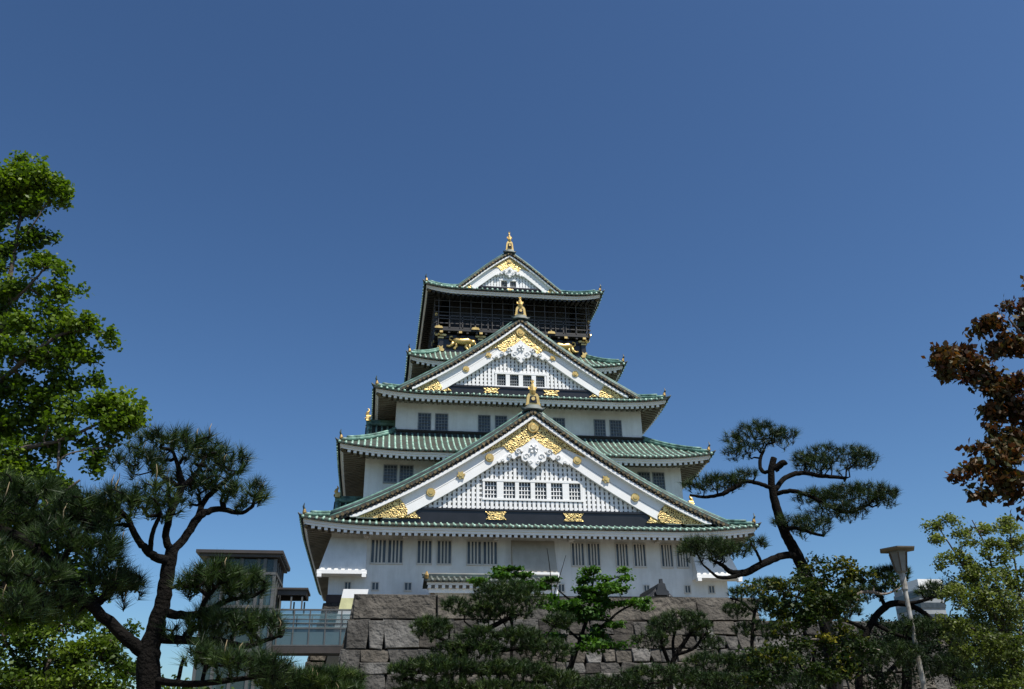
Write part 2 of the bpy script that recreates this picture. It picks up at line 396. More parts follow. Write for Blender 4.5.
    for a, b, c, d_ in wins:
        wn = new(); wn.box(a, b, dl+.22, dl+.3, c, d_, mi=0)
        nv = 3 if s > .7 else 2
        for i in range(1, nv+1):
            x = a+(b-a)*i/(nv+1); wn.box(x-.03, x+.03, dl+.12, dl+.18, c, d_, mi=1)
        for i in range(1, 4):
            z = c+(d_-c)*i/4; wn.box(a, b, dl+.10, dl+.16, z-.03, z+.03, mi=1)
        wn.build('gable_window', [M['glass_dark'], M['white' if s > .95 else 'grey_frame']], g)
    bm_ = new()
    xe = max([x for x in np.linspace(0, px[-1], 300) if Z(x, 2.0) > zb0+.05] or [0])
    bm_.box(-xe, xe, df+.60*s, df+1.1*s, zb0-.5, zb1); bm_.box(-xm-.3, xm+.3, df+.52*s, df+.9*s, zb1-.14, zb1+.02)
    bm_.build('base_beam', M['black'], g)
    # gilt pieces
    gd = new(); d0, d1 = df+.36*max(s,.7), df+.52*max(s,.7)
    ax = 2.5*s if s > .7 else 1.75*s
    zlo = lambda x: Z(x, 2.93)
    N = 14
    for i in range(-N, N):
        a, b = ax*i/N*1.7, ax*(i+1)/N*1.7
        def low(x):
            x = abs(x)
            if x <= ax*.74: return Z(x, 2.90)+.0
            if x <= ax: return Z(x, 2.9)+(x-ax*.74)/(ax*.26)*1.15*s
            return min(Z(x, 1.24)-.05, Z(x, 1.75)+(x-ax)/(ax*.7)*.42*s)
        gd.hexa([(a,d0,low(a)),(b,d0,low(b)),(b,d1,low(b)),(a,d1,low(a)),(a,d0,Z(a,1.24)),(b,d0,Z(b,1.24)),(b,d1,Z(b,1.24)),(a,d1,Z(a,1.24))])
    gd.build('apex_crest', M['filigree'], g)
    xb = xm+.95*s                                     # board ends
    for q in (-1, 1):
        gd = new()
        x0, x1 = xb, px[-1]-.6*s
        n_ = 16
        for i in range(n_):
            a, b = x0+(x1-x0)*i/n_, x0+(x1-x0)*(i+1)/n_
            def hi(x):
                f_ = min(1, max(0, (x-x0)/(.55*s))); return Z(x, 1.26)-(1-f_)*1.2*s
            def lo(x): return max(zb0, Z(x, 2.88))
            if hi(b) < lo(b)+.03: continue
            v_ = [(q*a,d0,lo(a)),(q*b,d0,lo(b)),(q*b,d1,lo(b)),(q*a,d1,lo(a)),(q*a,d0,max(hi(a),lo(a)+.02)),(q*b,d0,hi(b)),(q*b,d1,hi(b)),(q*a,d1,max(hi(a),lo(a)+.02))]
            gd.hexa(v_)
        gd.build('board_end_crest', M['filigree'], g)
        xg = xm; gd = new()
        gd.prism([(q*(xg+.1*s),zb1-.05),(q*(xg+.35*s),(zb0+zb1)/2),(q*(xg-.05*s),zb0+.05),(q*(xg+2.1*s),zb0+.02),(q*(xg+1.3*s),zb1-.05)], df+.48*s, df+.62*s)
        gd.build('beam_end_crest', M['filigree'], g)
    gl = [0] if ngold == 1 else [-3.1*s, 3.1*s]
    for x in gl:
        h = (zb1-zb0)*.36; c = zb0+(zb1-zb0)*.42; wq = .8*s if ngold > 1 else .55*s
        gd = new(); gd.prism([(x-wq,c-h),(x-wq*.75,c),(x-wq*1.05,c+h),(x+wq*1.05,c+h),(x+wq*.75,c),(x+wq,c-h)], df+.52*s, df+.62*s)
        gd.build('beam_plaque', M['filigree'], g)
    st = new()
    st.disc((0, Z(0, 1.98)), .52*s, df+.22, df+.40, 18, r2=.44*s); st.disc((0, Z(0, 1.98)), .3*s, df+.16, df+.24, 12, r2=.24*s)
    st.build('crest_boss', M['gold'], g)
    for j, (x, fl) in enumerate(discs):
        for q in (-1, 1):
            st = new()
            z = Z(x, 2.04)
            if fl:
                pts = [(q*x+.36*s*(1 if i % 2 == 0 else .62)*math.cos(math.pi*i/6+.2), z+.36*s*(1 if i % 2 == 0 else .62)*math.sin(math.pi*i/6+.2)) for i in range(12)]
                st.prism(pts, df+.30, df+.46); st.disc((q*x, z), .13*s, df+.25, df+.32, 8)
            else:
                st.disc((q*x, z), .37*s, df+.30, df+.46, 16, r2=.32*s); st.disc((q*x, z), .18*s, df+.25, df+.32, 10)
            st.build('board_stud', M['gold'], g)
    # carved white pendant
    pe = new(); z0 = Z(0, 2.86); d2 = df+.40*s; S_ = s if s > .7 else s*.72
    P_ = lambda x, z: (x*S_, z0+z*S_)
    half = [(0,.0),(.45,-.42),(.95,-.80),(1.25,-.92),(1.1,-1.25),(.85,-1.2),(1.05,-1.5),(.98,-1.9),(.72,-2.05),(.5,-1.95),(.45,-2.2),(.18,-2.45),(0,-2.62)]
    out = [P_(x, z) for x, z in half]+[P_(-x, z) for x, z in half[-2:0:-1]]
    pe.prism(out[::-1], d2-.06, d2+.22)
    wing = [(.95,-.72),(1.5,-.95),(2.05,-1.3),(2.5,-1.66),(3.0,-2.06),(2.85,-2.2),(2.5,-2.02),(2.4,-2.2),(2.0,-1.95),(1.85,-1.72),(1.6,-1.85),(1.35,-1.6),(1.05,-1.55)]
    for q in (-1, 1):
        pl = [P_(q*x, z) for x, z in wing]
        pe.prism(pl if q < 0 else pl[::-1], d2-.02, d2+.22)
        for cx, cz, r in [(.62,-1.6,.27),(1.28,-1.2,.26),(2.0,-1.62,.2),(.3,-2.1,.16),(2.55,-2.0,.13)]:
            pts = [(S_*(q*cx+r*(1-a/9)*math.cos(q*a)), d2-.08, z0+S_*(cz+r*(1-a/9)*math.sin(a))) for a in np.linspace(0, 7.5, 20)]
            pe.tube(pts, .055*S_, 5)
    for i in range(6):
        a = i*math.pi/3; pe.tube([(S_*.12*math.cos(a), d2-.09, z0+S_*(-.95+.12*math.sin(a))), (S_*.36*math.cos(a), d2-.09, z0+S_*(-.95+.36*math.sin(a)))], [.1*S_,.13*S_], 6)
    pe.disc((0, z0-.95*S_), .13*S_, d2-.2, d2-.05, 10, mi=1)
    pe.build('carved_pendant', [M['white'], M['grey_frame']], g)
    return g
M['lat_back'] = mat('lattice_back_panel', (.66,.68,.68), .8, scale=1)

def walls():
    for hw, z0, z1 in [(15.7, 12.2, 17.6), (13.5, 18.8, 24.4), (11.1, 26.0, 30.5), (8.1, 31.5, 34.9)]:
        m = MB()
        m.box(-hw, hw, -hw, hw, z0+(.38 if z0 == 12.2 else 0), z1)
        wobj = m.build('wall', M['plaster'], keep)
        if z0 == 12.2:
            f = MB(); f.box(-hw-.08, hw+.08, -hw-.08, hw+.08, 12.0, 12.58)
            f.build('plinth', M['plinth'], wobj)
        else:                                                # dark flashing where the roof below meets the wall
            zt = {18.8: 19.4, 26.0: 27.1, 31.5: 32.5}[z0]
            f = MB()
            for k in range(4): f.xf = rot(k); f.box(-hw-.1, hw+.1, -hw-.12, -hw+.02, zt-.25, zt+.16); f.tube([(-hw-.1,-hw-.16,zt+.14),(hw+.1,-hw-.16,zt+.14)], .11, 6)
            f.build('flashing', M['blackwood'], wobj)
M['plinth'] = mat('dark_plinth_boards', (.05,.035,.032), .8, scale=1)
walls()
hip_roof(18.0, 17.45, 13.5, 19.4, .50, 15.7, fas=.42)
hip_roof(15.78, 24.12, 11.1, 27.1, .50, 13.5, fas=.36)
hip_roof(13.2, 30.12, 8.1, 32.5, .42, 11.1, fas=.34)
hip_roof(10.28, 34.6, 7.2, 36.75, .42, 8.1, fas=.34)
hip_roof(8.9, 42.9, 5.0, 45.0, .40, 7.0, fas=.36, dark=1, conc=.45)

T1W = [(-3.95,-2.99,20.05,21.4),(-2.45,-1.51,20.05,21.4),(-1.2,-.25,20.05,21.4),(.1,1.04,20.05,21.4),(1.41,2.35,20.05,21.4),(2.89,3.83,20.05,21.4)]
T3W = [(-2.19,-1.38,31.82,32.95),(-1.0,-.19,31.82,32.95),(.2,1.0,31.82,32.95),(1.4,2.2,31.82,32.95)]
T5W = [(-.88,-.25,45.08,45.82),(.05,.68,45.08,45.82)]
gable([(0,27.86),(1.09,27.12),(7.61,22.67),(9.59,21.55),(13.39,19.66),(15.86,18.57)], -17.28, -10.5, 1.0, 18.2, 19.08, T1W, [(3.6,0),(5.9,1),(8.25,0)], fin=2.35)
gable([(0,38.78),(.92,38.03),(5.45,34.64),(9.16,32.31),(11.2,31.15)], -11.98, -6.9, .88, 30.95, 31.62, T3W, [(2.98,1),(5.03,0)], lat=.36, fin=2.1)
gable([(0,49.3),(.9,48.70),(4.0,46.1),(5.55,44.75)], -6.05, 6.05, .68, 44.42, 44.98, T5W, [], lat=.3, ngold=1, fin=2.35)

# openings in the plaster walls
def barred_window(x0, x1, z0, z1, d, nb, white=True):
    m = MB(); m.box(x0, x1, d-.03, d+.1, z0, z1, mi=0)
    t = .07
    m.box(x0-t, x1+t, d-.1, d, z0-.12, z0, mi=1); m.box(x0-t, x1+t, d-.1, d, z1, z1+.08, mi=1)
    m.box(x0-t, x0, d-.08, d, z0, z1, mi=1); m.box(x1, x1+t, d-.08, d, z0, z1, mi=1)
    wn = m.build('window', [M['glass_dark'], M['sill'] if white else M['grey_frame']], keep)
    b = MB()
    for i in range(1, nb+1):
        x = x0+(x1-x0)*i/(nb+1)
        if white: b.box(x-.06, x+.06, d-.12, d-.05, z0+.01, z1-.01)
        else: b.box(x-.025, x+.025, d-.09, d-.04, z0, z1)
    if not white:
        for i in range(1, 5):
            z = z0+(z1-z0)*i/5; b.box(x0, x1, d-.10, d-.05, z-.02, z+.02)
    b.build('window_grille', M['sill'] if white else M['grey_frame'], wn)
for a, b in [(-12.63,-11.55),(-11.34,-10.26),(-9.09,-8.04),(-7.55,-6.52),(-5.23,-4.19),(-3.97,-2.93),(3.08,4.02),(4.37,5.31),(6.7,7.62),(8.15,9.07),(10.42,11.3),(11.7,12.58)]:
    barred_window(a, b, 15.0, 16.72, -15.7, 3)
for a, b in [(-11.91,-10.92),(-10.6,-9.6),(9.7,10.64),(11.0,11.92)]: barred_window(a, b, 21.98, 23.35, -13.5, 3, False)
for a, b in [(-9.12,-8.1),(-7.61,-6.61),(-3.82,-2.85),(-2.3,-1.36),(1.36,2.3),(2.94,3.9),(6.7,7.63),(8.16,9.13)]: barred_window(a, b, 27.42, 28.88, -11.1, 3, False)
for a, b in [(-14.45,-14.05),(-12.43,-11.98),(-9.98,-9.51),(-.22,.28),(1.9,2.33),(8.78,9.17),(12.14,12.53),(14.12,14.53)]:
    m = MB(); m.box(a, b, -15.72, -15.6, 12.98, 13.5, mi=0); m.box(a-.07, b+.07, -15.78, -15.71, 12.9, 12.98, mi=1); m.box(a-.07, b+.07, -15.78, -15.71, 13.5, 13.56, mi=1)
    m.box(a-.07, a, -15.77, -15.71, 12.98, 13.5, mi=1); m.box(b, b+.07, -15.77, -15.71, 12.98, 13.5, mi=1)
    m.box((a+b)/2-.03, (a+b)/2+.03, -15.76, -15.72, 12.98, 13.5, mi=1)
    m.build('loophole', [M['glass_dark'], M['sill']], keep)
# flared stone-drop boxes
def drop_box(x0, x1, fl0, fl1, m_='plaster'):
    m = MB(); d = -15.7; zt, z0 = 16.85, 14.2; o = 1.05
    m.hexa([(x0-fl0,d-o,z0),(x1+fl1,d-o,z0),(x1+fl1,d+.3,z0),(x0-fl0,d+.3,z0),(x0,d-.08,zt),(x1,d-.08,zt),(x1,d+.3,zt),(x0,d+.3,zt)])
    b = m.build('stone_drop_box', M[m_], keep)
    l = MB(); l.box(x0-fl0-.1, x1+fl1+.1, d-o-.13, d+.25, z0-.26, z0+.02)
    for x in (x0-fl0+.1, x1+fl1-.1): l.box(x-.16, x+.16, d-o-.16, d-o+.3, z0-.5, z0-.2)
    l.build('lip', M['white'], b)
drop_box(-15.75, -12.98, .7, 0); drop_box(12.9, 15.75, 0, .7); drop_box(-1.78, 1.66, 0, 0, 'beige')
for x in (-13.05, -10.1, -3, 3, 10.1, 13.05):
    m = MB(); m.box(x-.2, x+.2, -16.5, -15.6, 16.82, 17.1); m.build('beam_end', M['sill'], keep)
# gilt pieces under the eaves of the third storey etc.
# upper black storey ------------------------------------------------
def upper():
    m = MB(); m.box(-7.0, 7.0, -7.0, 7.0, 36.2, 38.6); m.box(-7.2, 7.2, -7.2, 7.2, 36.2, 36.95)
    for k in range(4):
        m.xf = rot(k)
        for x in (-7.05, -3.2, 3.2): m.box(x-.24, x+.24, -7.25, -6.8, 36.9, 38.7)
        m.box(-7.1, 7.1, -7.16, -6.9, 38.25, 38.6)
    b = m.build('upper_storey', M['black'], keep)
    m = MB(); m.box(-5.9, 5.9, -5.9, 5.9, 38.6, 43.3); 
    for k in range(4):
        m.xf = rot(k)
        for x in np.arange(-5.9, 6, 1.97): m.box(x-.14, x+.14, -6.02, -5.8, 38.9, 43)
        m.box(-5.9, 5.9, -6.0, -5.8, 41.2, 41.45); m.box(-5.9, 5.9, -6.0, -5.8, 39.2, 39.9)
    m.build('inner_wall', M['blackwood'], b)
    def gilt(name, k, f):
        g = MB(rot(k)); f(g); g.build(name, M['gold'], b)
    for k in range(4):
        for x in (-7.05, -3.2, 3.2, 7.05)[:4 if k % 2 == 0 else 4]:
            gilt('post_foot', k, lambda g: g.prism([(x-.28,36.75),(x+.28,36.75),(x+.33,36.95),(x+.17,37.07),(x+.2,37.35),(x,37.2),(x-.2,37.35),(x-.17,37.07),(x-.33,36.95)], -7.36, -7.24))
            def cap(g):
                g.box(x-.26, x+.26, -7.32, -7.2, 38.12, 38.27); g.prism([(x-.45,38.38),(x-.55,38.48),(x-.45,38.58),(x+.45,38.58),(x+.55,38.48),(x+.45,38.38)], -7.34, -7.18)
            gilt('post_cap', k, cap)
        for x in (-7.05, -5.2, -3.2, -1.7, 0, 1.7, 3.2, 5.2, 7.05): gilt('joist_cap', k, lambda g: g.box(x-.15, x+.15, -7.68, -7.58, 38.58, 38.79))
        for x in (-7.3, -3.75, 0, 3.75): gilt('floor_crest', k, lambda g: g.prism([(x-.4,39.0),(x-.3,39.22),(x-.1,39.24),(x,39.34),(x+.1,39.24),(x+.3,39.22),(x+.4,39.0)], -7.76, -7.66))
        gilt('corner_post_cap', k, lambda g: g.tube([(-7.57,-7.57,40.35),(-7.57,-7.57,40.55),(-7.57,-7.57,40.8)], [.1,.16,.03], 6))
    ba = MB(); ba.box(-7.65, 7.65, -7.65, 7.65, 38.82, 39.05)
    for k in range(4):
        ba.xf = rot(k)
        for x in np.arange(-7.2, 7.3, .9): ba.box(x-.1, x+.1, -7.6, -7.0, 38.6, 38.82)
    bb = ba.build('balcony', M['blackwood'], keep)
    r = MB()
    for k in range(4):
        r.xf = rot(k)
        for z, q in ((39.15, .07), (39.62, .05), (40.1, .05), (40.42, .06)): r.box(-7.75, 7.75, -7.62, -7.52, z-q, z+q)
        for x in np.linspace(-7.5, 7.5, 13): r.box(x-.06, x+.06, -7.62, -7.52, 39.05, 40.45)
    r.build('railing', M['rail'], bb)
    nn = MB()
    for k in range(4):
        nn.xf = rot(k)
        for x in np.arange(-7.35, 7.5, 1.05): nn.bar((x,-7.66,39.1), (x,-7.75,42.7), .028, .028)
        for z in (40.75, 41.35, 42.0): nn.bar((-7.7,-7.7,z), (7.7,-7.7,z), .022, .022)
    nn.build('safety_net', M['net'], bb)
    for q in (-1, 1): tiger(b, q)
M['rail'] = mat('dark_railing', (.045,.04,.036), .5, scale=2)
def tiger(par, q):
    """gilt prowling tiger in relief on the black panel"""
    t = MB(); X0 = 5.0; dd = -7.16
    P = lambda x, z: (q*(x+X0), dd, 37.78+z)         # built looking towards the middle (x smaller)
    t.tube([P(.85,.12), P(.5,.2), P(.0,.12), P(-.5,.18), P(-.85,.1)], [.24,.34,.33,.36,.3], 10)
    t.tube([P(-.8,.12), P(-1.1,.02), P(-1.28,-.06)], [.3,.33,.2], 10)       # head
    for a in (-1.0, -1.22): t.tube([P(a,.2), P(a-.02,.4)], [.1,.04], 5)
    t.tube([P(-1.2,-.1), P(-1.42,-.16)], [.18,.1], 7)
    for pts in ([(.8,.05),(1.0,-.3),(1.2,-.42),(1.5,-.38)], [(.55,-.05),(.55,-.4),(.8,-.62),(.62,-.72)], [(-.55,0),(-.35,-.45),(-.55,-.7),(-.75,-.72)], [(-.75,-.05),(-.75,-.5),(-.95,-.72),(-1.1,-.72)]):
        t.tube([P(*p) for p in pts], [.22,.15,.11,.1], 7)
    t.tube([P(.95,.2), P(1.2,.32), P(1.2,.6), P(.98,.66), P(.9,.52)], [.1,.08,.08,.08,.05], 6)
    t.build('tiger_relief', M['gold'], par, smooth=True)
upper()

# gable dormers on the flanks of the keep ------------------------------
def dormer(k, c, dist, depth, half, z0, z1, shachi_h):
    """small gable on the k-th side, centred at c along it, its front at distance dist from the axis"""
    X = rot(k); T = lambda p: X((p[0]+c, p[1], p[2]))
    m = MB(T); n = 12
    Zf = lambda x: z1-(z1-z0)*((abs(x)/half)*1.25-.25*(abs(x)/half)**2)
    for i in range(-n, n):
        a, b = half*i/n, half*(i+1)/n
        m.hexa([(a,-dist,Zf(a)-.22),(b,-dist,Zf(b)-.22),(b,-dist+depth,Zf(b)-.22),(a,-dist+depth,Zf(a)-.22),(a,-dist,Zf(a)),(b,-dist,Zf(b)),(b,-dist+depth,Zf(b)),(a,-dist+depth,Zf(a))])
    g = m.build('dormer', M['pan'], keep)
    r = MB(T)
    for q in (-1, 1):
        for j in range(int(depth/.5)): r.tube([(q*x,-dist+.5+.5*j,Zf(x)) for x in np.linspace(.1,half,8)], .09, 5, half=(0,0,1))
    r.build('tile_rows', M['rib'], g, smooth=True)
    r = MB(T)
    for q in (-1, 1): r.tube([(q*x,-dist+.3,Zf(x)+.12) for x in np.linspace(.2,half,8)], .18, 7)
    r.box(-.25,.25,-dist+.05,-dist+depth,z1-.1,z1+.3); r.tube([(0,-dist+.05,z1+.36),(0,-dist+depth,z1+.36)], .16, 7)
    r.build('verge_ridges', M['ridge'], g, smooth=True)
    w_ = MB(T)
    for i in range(-n, n):
        a, b = half*i/n*.97, half*(i+1)/n*.97
        w_.hexa([(a,-dist+.12,Zf(a)-.95),(b,-dist+.12,Zf(b)-.95),(b,-dist+.3,Zf(b)-.95),(a,-dist+.3,Zf(a)-.95),(a,-dist+.12,Zf(a)-.3),(b,-dist+.12,Zf(b)-.3),(b,-dist+.3,Zf(b)-.3),(a,-dist+.3,Zf(a)-.3)])
        w_.add([(a,-dist+.5,z0-.5),(b,-dist+.5,z0-.5),(b,-dist+.5,Zf(b)-.3),(a,-dist+.5,Zf(a)-.3)], [(0,1,2,3)])
    w_.build('bargeboard', M['white'], g)
    f = MB(T); shachi(f, 0, -dist+.15, z1+.3, shachi_h, .8); f.build('finial', [M['gold'], M['black']], g)
for k in (3, 1):
    q = 1 if k == 3 else -1
    if k == 3: dormer(k, 7.4*q, 13.75, 3.5, 3.4, 26.0, 29.0, 1.3); dormer(k, -1.0*q, 13.45, 3.2, 3.4, 26.0, 29.0, 1.3)
    dormer(k, 9.0*q, 16.0, 3.6, 2.8, 19.0, 21.4, 1.1); dormer(k, 1.0*q, 16.0, 3.6, 2.8, 19.0, 21.4, 1.1)

# ================================================================== ground, terrace, stone
M['earth'] = mat('dry_earth', (.16,.13,.095), .95, col2=(.07,.075,.04), scale=.15, detail=8, bump=.4, bscale=3)
M['gravel'] = mat('terrace_gravel', (.17,.155,.13), .95, col2=(.12,.11,.09), scale=.5, detail=8, bump=.4, bscale=10)
g = MB(); g.add([(-3000,-3000,0),(3000,-3000,0),(3000,3000,0),(-3000,3000,0)], [(0,1,2,3)])
tag(g.build('ground', M['earth']), kind='structure')
g = MB(); g.box(-.6, 31, 51.0, 66.0, 0, 8.4); g.box(-3.0, 31, 66.0, 110, 0, 8.4)
tag(g.build('terrace', M['gravel']), kind='structure')
M['stone'] = mat('granite_block', (1.0,.98,.95), .9, col2=(.30,.285,.26), scale=1.0, detail=14, bump=1.0, bscale=3.6, bdist=.22,
                 tone=[(.024,.021,.018), (.094,.080,.062), (.062,.060,.057), (.128,.114,.095), (.036,.031,.025), (.145,.142,.136), (.070,.060,.048), (.24,.236,.23)])
M['joint'] = mat('dark_joint', (.03,.028,.024), .95, scale=2)
def stone_face(mb, P, s0, s1, rows, rng, wmin, wmax, gap=.05, cap=False, tone=None):
    """courses of separate blocks; P(s,z,out) -> point; rows: list of z boundaries from the top down"""
    for ri in range(len(rows)-1):
        zt, zb = rows[ri], rows[ri+1]
        s = s0; h = zt-zb
        first = True
        jl = 0.0
        while s < s1-.05:
            w_ = rng.uniform(wmin, wmax)*(1.5 if (cap and ri == 0) else 1)
            if first and ri % 2: w_ *= .7
            e = min(s1, s+w_)
            if s1-e < .5: e = s1
            jr = rng.uniform(-.03,.03) if (cap and ri == 0) else rng.uniform(-.13, .13)
            if e >= s1: jr = 0
            split = (not (cap and ri == 0)) and rng.random() < .28 and h > .8
            parts = [(zt, zb)] if not split else [(zt, zb+h*rng.uniform(.3,.5))]
            if split: parts.append((parts[0][1], zb))
            jz = .015 if (cap and ri == 0) else .07
            for a, b in parts:
                q = [(s+jl+gap, b+gap*.8+rng.uniform(-jz,jz)), (e-jr-gap, b+gap*.8+rng.uniform(-jz,jz)), (e+jr-gap, a-gap*.8+rng.uniform(-jz,jz)), (s-jl+gap, a-gap*.8+rng.uniform(-jz,jz))]
                cx = sum(p[0] for p in q)/4; cz = sum(p[1] for p in q)/4
                o = rng.uniform(-.02, .06); t = rng.uniform(-.06, .06); t2 = rng.uniform(-.06, .06)
                bv = .045
                sh = lambda p, f: (cx+(p[0]-cx)*f[0], cz+(p[1]-cz)*f[1])
                fw = (1-2*bv/max(.3, e-s), 1-2*bv/max(.3, a-b))
                back = [P(p[0], p[1], -.3) for p in q]; mid = [P(p[0], p[1], o-.05) for p in q]
                fr = [P(*sh(p, fw), o+.02+t*(p[0]-cx)+t2*(p[1]-cz)) for p in q]
                mb.tone = tone(s, a) if tone else rng.random()
                mb.add(back+mid+fr, [(0,1,5,4),(1,2,6,5),(2,3,7,6),(3,0,4,7),(4,5,9,8),(5,6,10,9),(6,7,11,10),(7,4,8,11),(8,9,10,11)])
            s = e; jl = jr; first = False
BAT = .22
def ramp_wall():
    rng = random.Random(5)
    zt = 9.58; Yt = 50.0
    x0 = -.92; LB = .17; x1 = at(757, 607, 50)[0]
    root = empty('stone_rampart', (x0+8, 50, 0), 'battered wall of big grey granite blocks with flat capstones below the keep', 'stone wall')
    m = MB()
    P = lambda s, z, o: (s, Yt-BAT*(zt-z)-o, z)
    rows = [zt, zt-1.38, zt-2.9, zt-4.2, zt-5.5, zt-6.8, zt-8.1, 0]
    for i in range(len(rows)-1):
        xl = x0-LB*(zt-(rows[i]+rows[i+1])/2)
        mid_ = 9
        tn = (lambda s, a: .36+rng.uniform(-.08,.08)) if i == 0 else (lambda s, a: rng.random()*(.75 if s < 6 else 1))
        if i == 0:
            stone_face(m, P, xl, x1, rows[i:i+2], rng, 2.3, 3.4, .035, True, tn)
        else:
            stone_face(m, P, xl, mid_+rng.uniform(-1,1)*0, rows[i:i+2], rng, .8, 1.9, .008, False, tn)
            h = rows[i]-rows[i+1]; 
            stone_face(m, P, mid_, x1+12, [rows[i], rows[i]-h*rng.uniform(.42,.58), rows[i+1]] if i % 3 else [rows[i], rows[i+1]], rng, .5, 1.35, .010, False, tn)
    # left return
    P2 = lambda s, z, o: (x0-LB*(zt-z)-o, s, z)
    for i in range(len(rows)-1):
        yb = Yt-BAT*(zt-(rows[i]+rows[i+1])/2)
        stone_face(m, lambda s, z, o: P2(2*yb+16-s, z, o), yb, yb+16, rows[i:i+2], rng, 1.2, 2.6, .05, i == 0)
    o = m.build('block_wall', M['stone'], root, tone=True)
    j = MB()
    j.hexa([(x0-LB*zt+.25,Yt-BAT*zt+.25,0),(x1+12,Yt-BAT*zt+.25,0),(x1+12,66,0),(x0-LB*zt+.25,66,0),(x0+.2,Yt+.2,zt-1.45),(x1+12,Yt+.2,zt-1.45),(x1+12,66,zt-1.45),(x0+.2,66,zt-1.45)])
    j.box(x0+.2, x1-.1, Yt+.2, Yt+1.2, zt-1.5, zt-.06)
    j.build('wall_core', M['joint'], root)
    # base under the keep
    root = empty('keep_stone_base', (XC, YC, 0), 'sloping dark granite base carrying the white keep', 'stone base')
    m = MB(); zt2 = 12.0; hw = 15.85
    rows2 = [zt2-1.4*i for i in range(8)]+[0]
    for k in range(4):
        X = rot(k)
        def P3(s, z, o):
            q = hw+BAT*(zt2-z)+o; p = X((s, -q, z)); return (p[0]+XC, p[1]+YC, p[2])
        for i in range(len(rows2)-1):
            q = hw+BAT*(zt2-(rows2[i]+rows2[i+1])/2)
            stone_face(m, P3, -q, q, rows2[i:i+2], rng, 1.3, 3.0, .05, i == 0, tone=lambda s, a: rng.random()*.5)
    m.build('block_wall', M['stone'], root, tone=True)
    j = MB(); q = hw+BAT*zt2-.2
    j.hexa([(XC-q,YC-q,0),(XC+q,YC-q,0),(XC+q,YC+q,0),(XC-q,YC+q,0),(XC-hw+.1,YC-hw+.1,zt2),(XC+hw-.1,YC-hw+.1,zt2),(XC+hw-.1,YC+hw-.1,zt2),(XC-hw+.1,YC+hw-.1,zt2)])
    j.build('wall_core', M['joint'], root)
ramp_wall()

# ================================================================== small buildings
M['grey_tile'] = mat('grey_roof_tile', (.030,.032,.036), .5, col2=(.012,.013,.015), scale=2)
M['wood'] = mat('weathered_timber', (.16,.12,.085), .8, col2=(.09,.065,.045), scale=2)
M['steel'] = mat('grey_steel_frame', (.13,.135,.13), .5, metal=.3, col2=(.09,.09,.09), scale=2)
M['darksteel'] = mat('brown_steel_fascia', (.055,.045,.04), .5, col2=(.04,.034,.03), scale=2)
def glass(name, col, alpha):
    m = bpy.data.materials.new(name); m.use_nodes = True; nt = m.node_tree; nt.nodes.clear()
    N = nt.nodes.new; o = N('ShaderNodeOutputMaterial'); t = N('ShaderNodeBsdfTransparent'); t.inputs[0].default_value = (*[.75+.25*c for c in col], 1)
    p = N('ShaderNodeBsdfPrincipled'); p.inputs['Base Color'].default_value = (*col, 1); p.inputs['Roughness'].default_value = .08
    mx = N('ShaderNodeMixShader'); mx.inputs[0].default_value = alpha
    nt.links.new(t.outputs[0], mx.inputs[1]); nt.links.new(p.outputs[0], mx.inputs[2]); nt.links.new(mx.outputs[0], o.inputs[0])
    return m
M['glass'] = glass('pale_green_glass', (.13,.22,.24), .45)
M['glass2'] = glass('grey_blue_panel', (.075,.12,.14), .88)
M['glass3'] = glass('dark_tower_glass', (.05,.08,.085), .70)

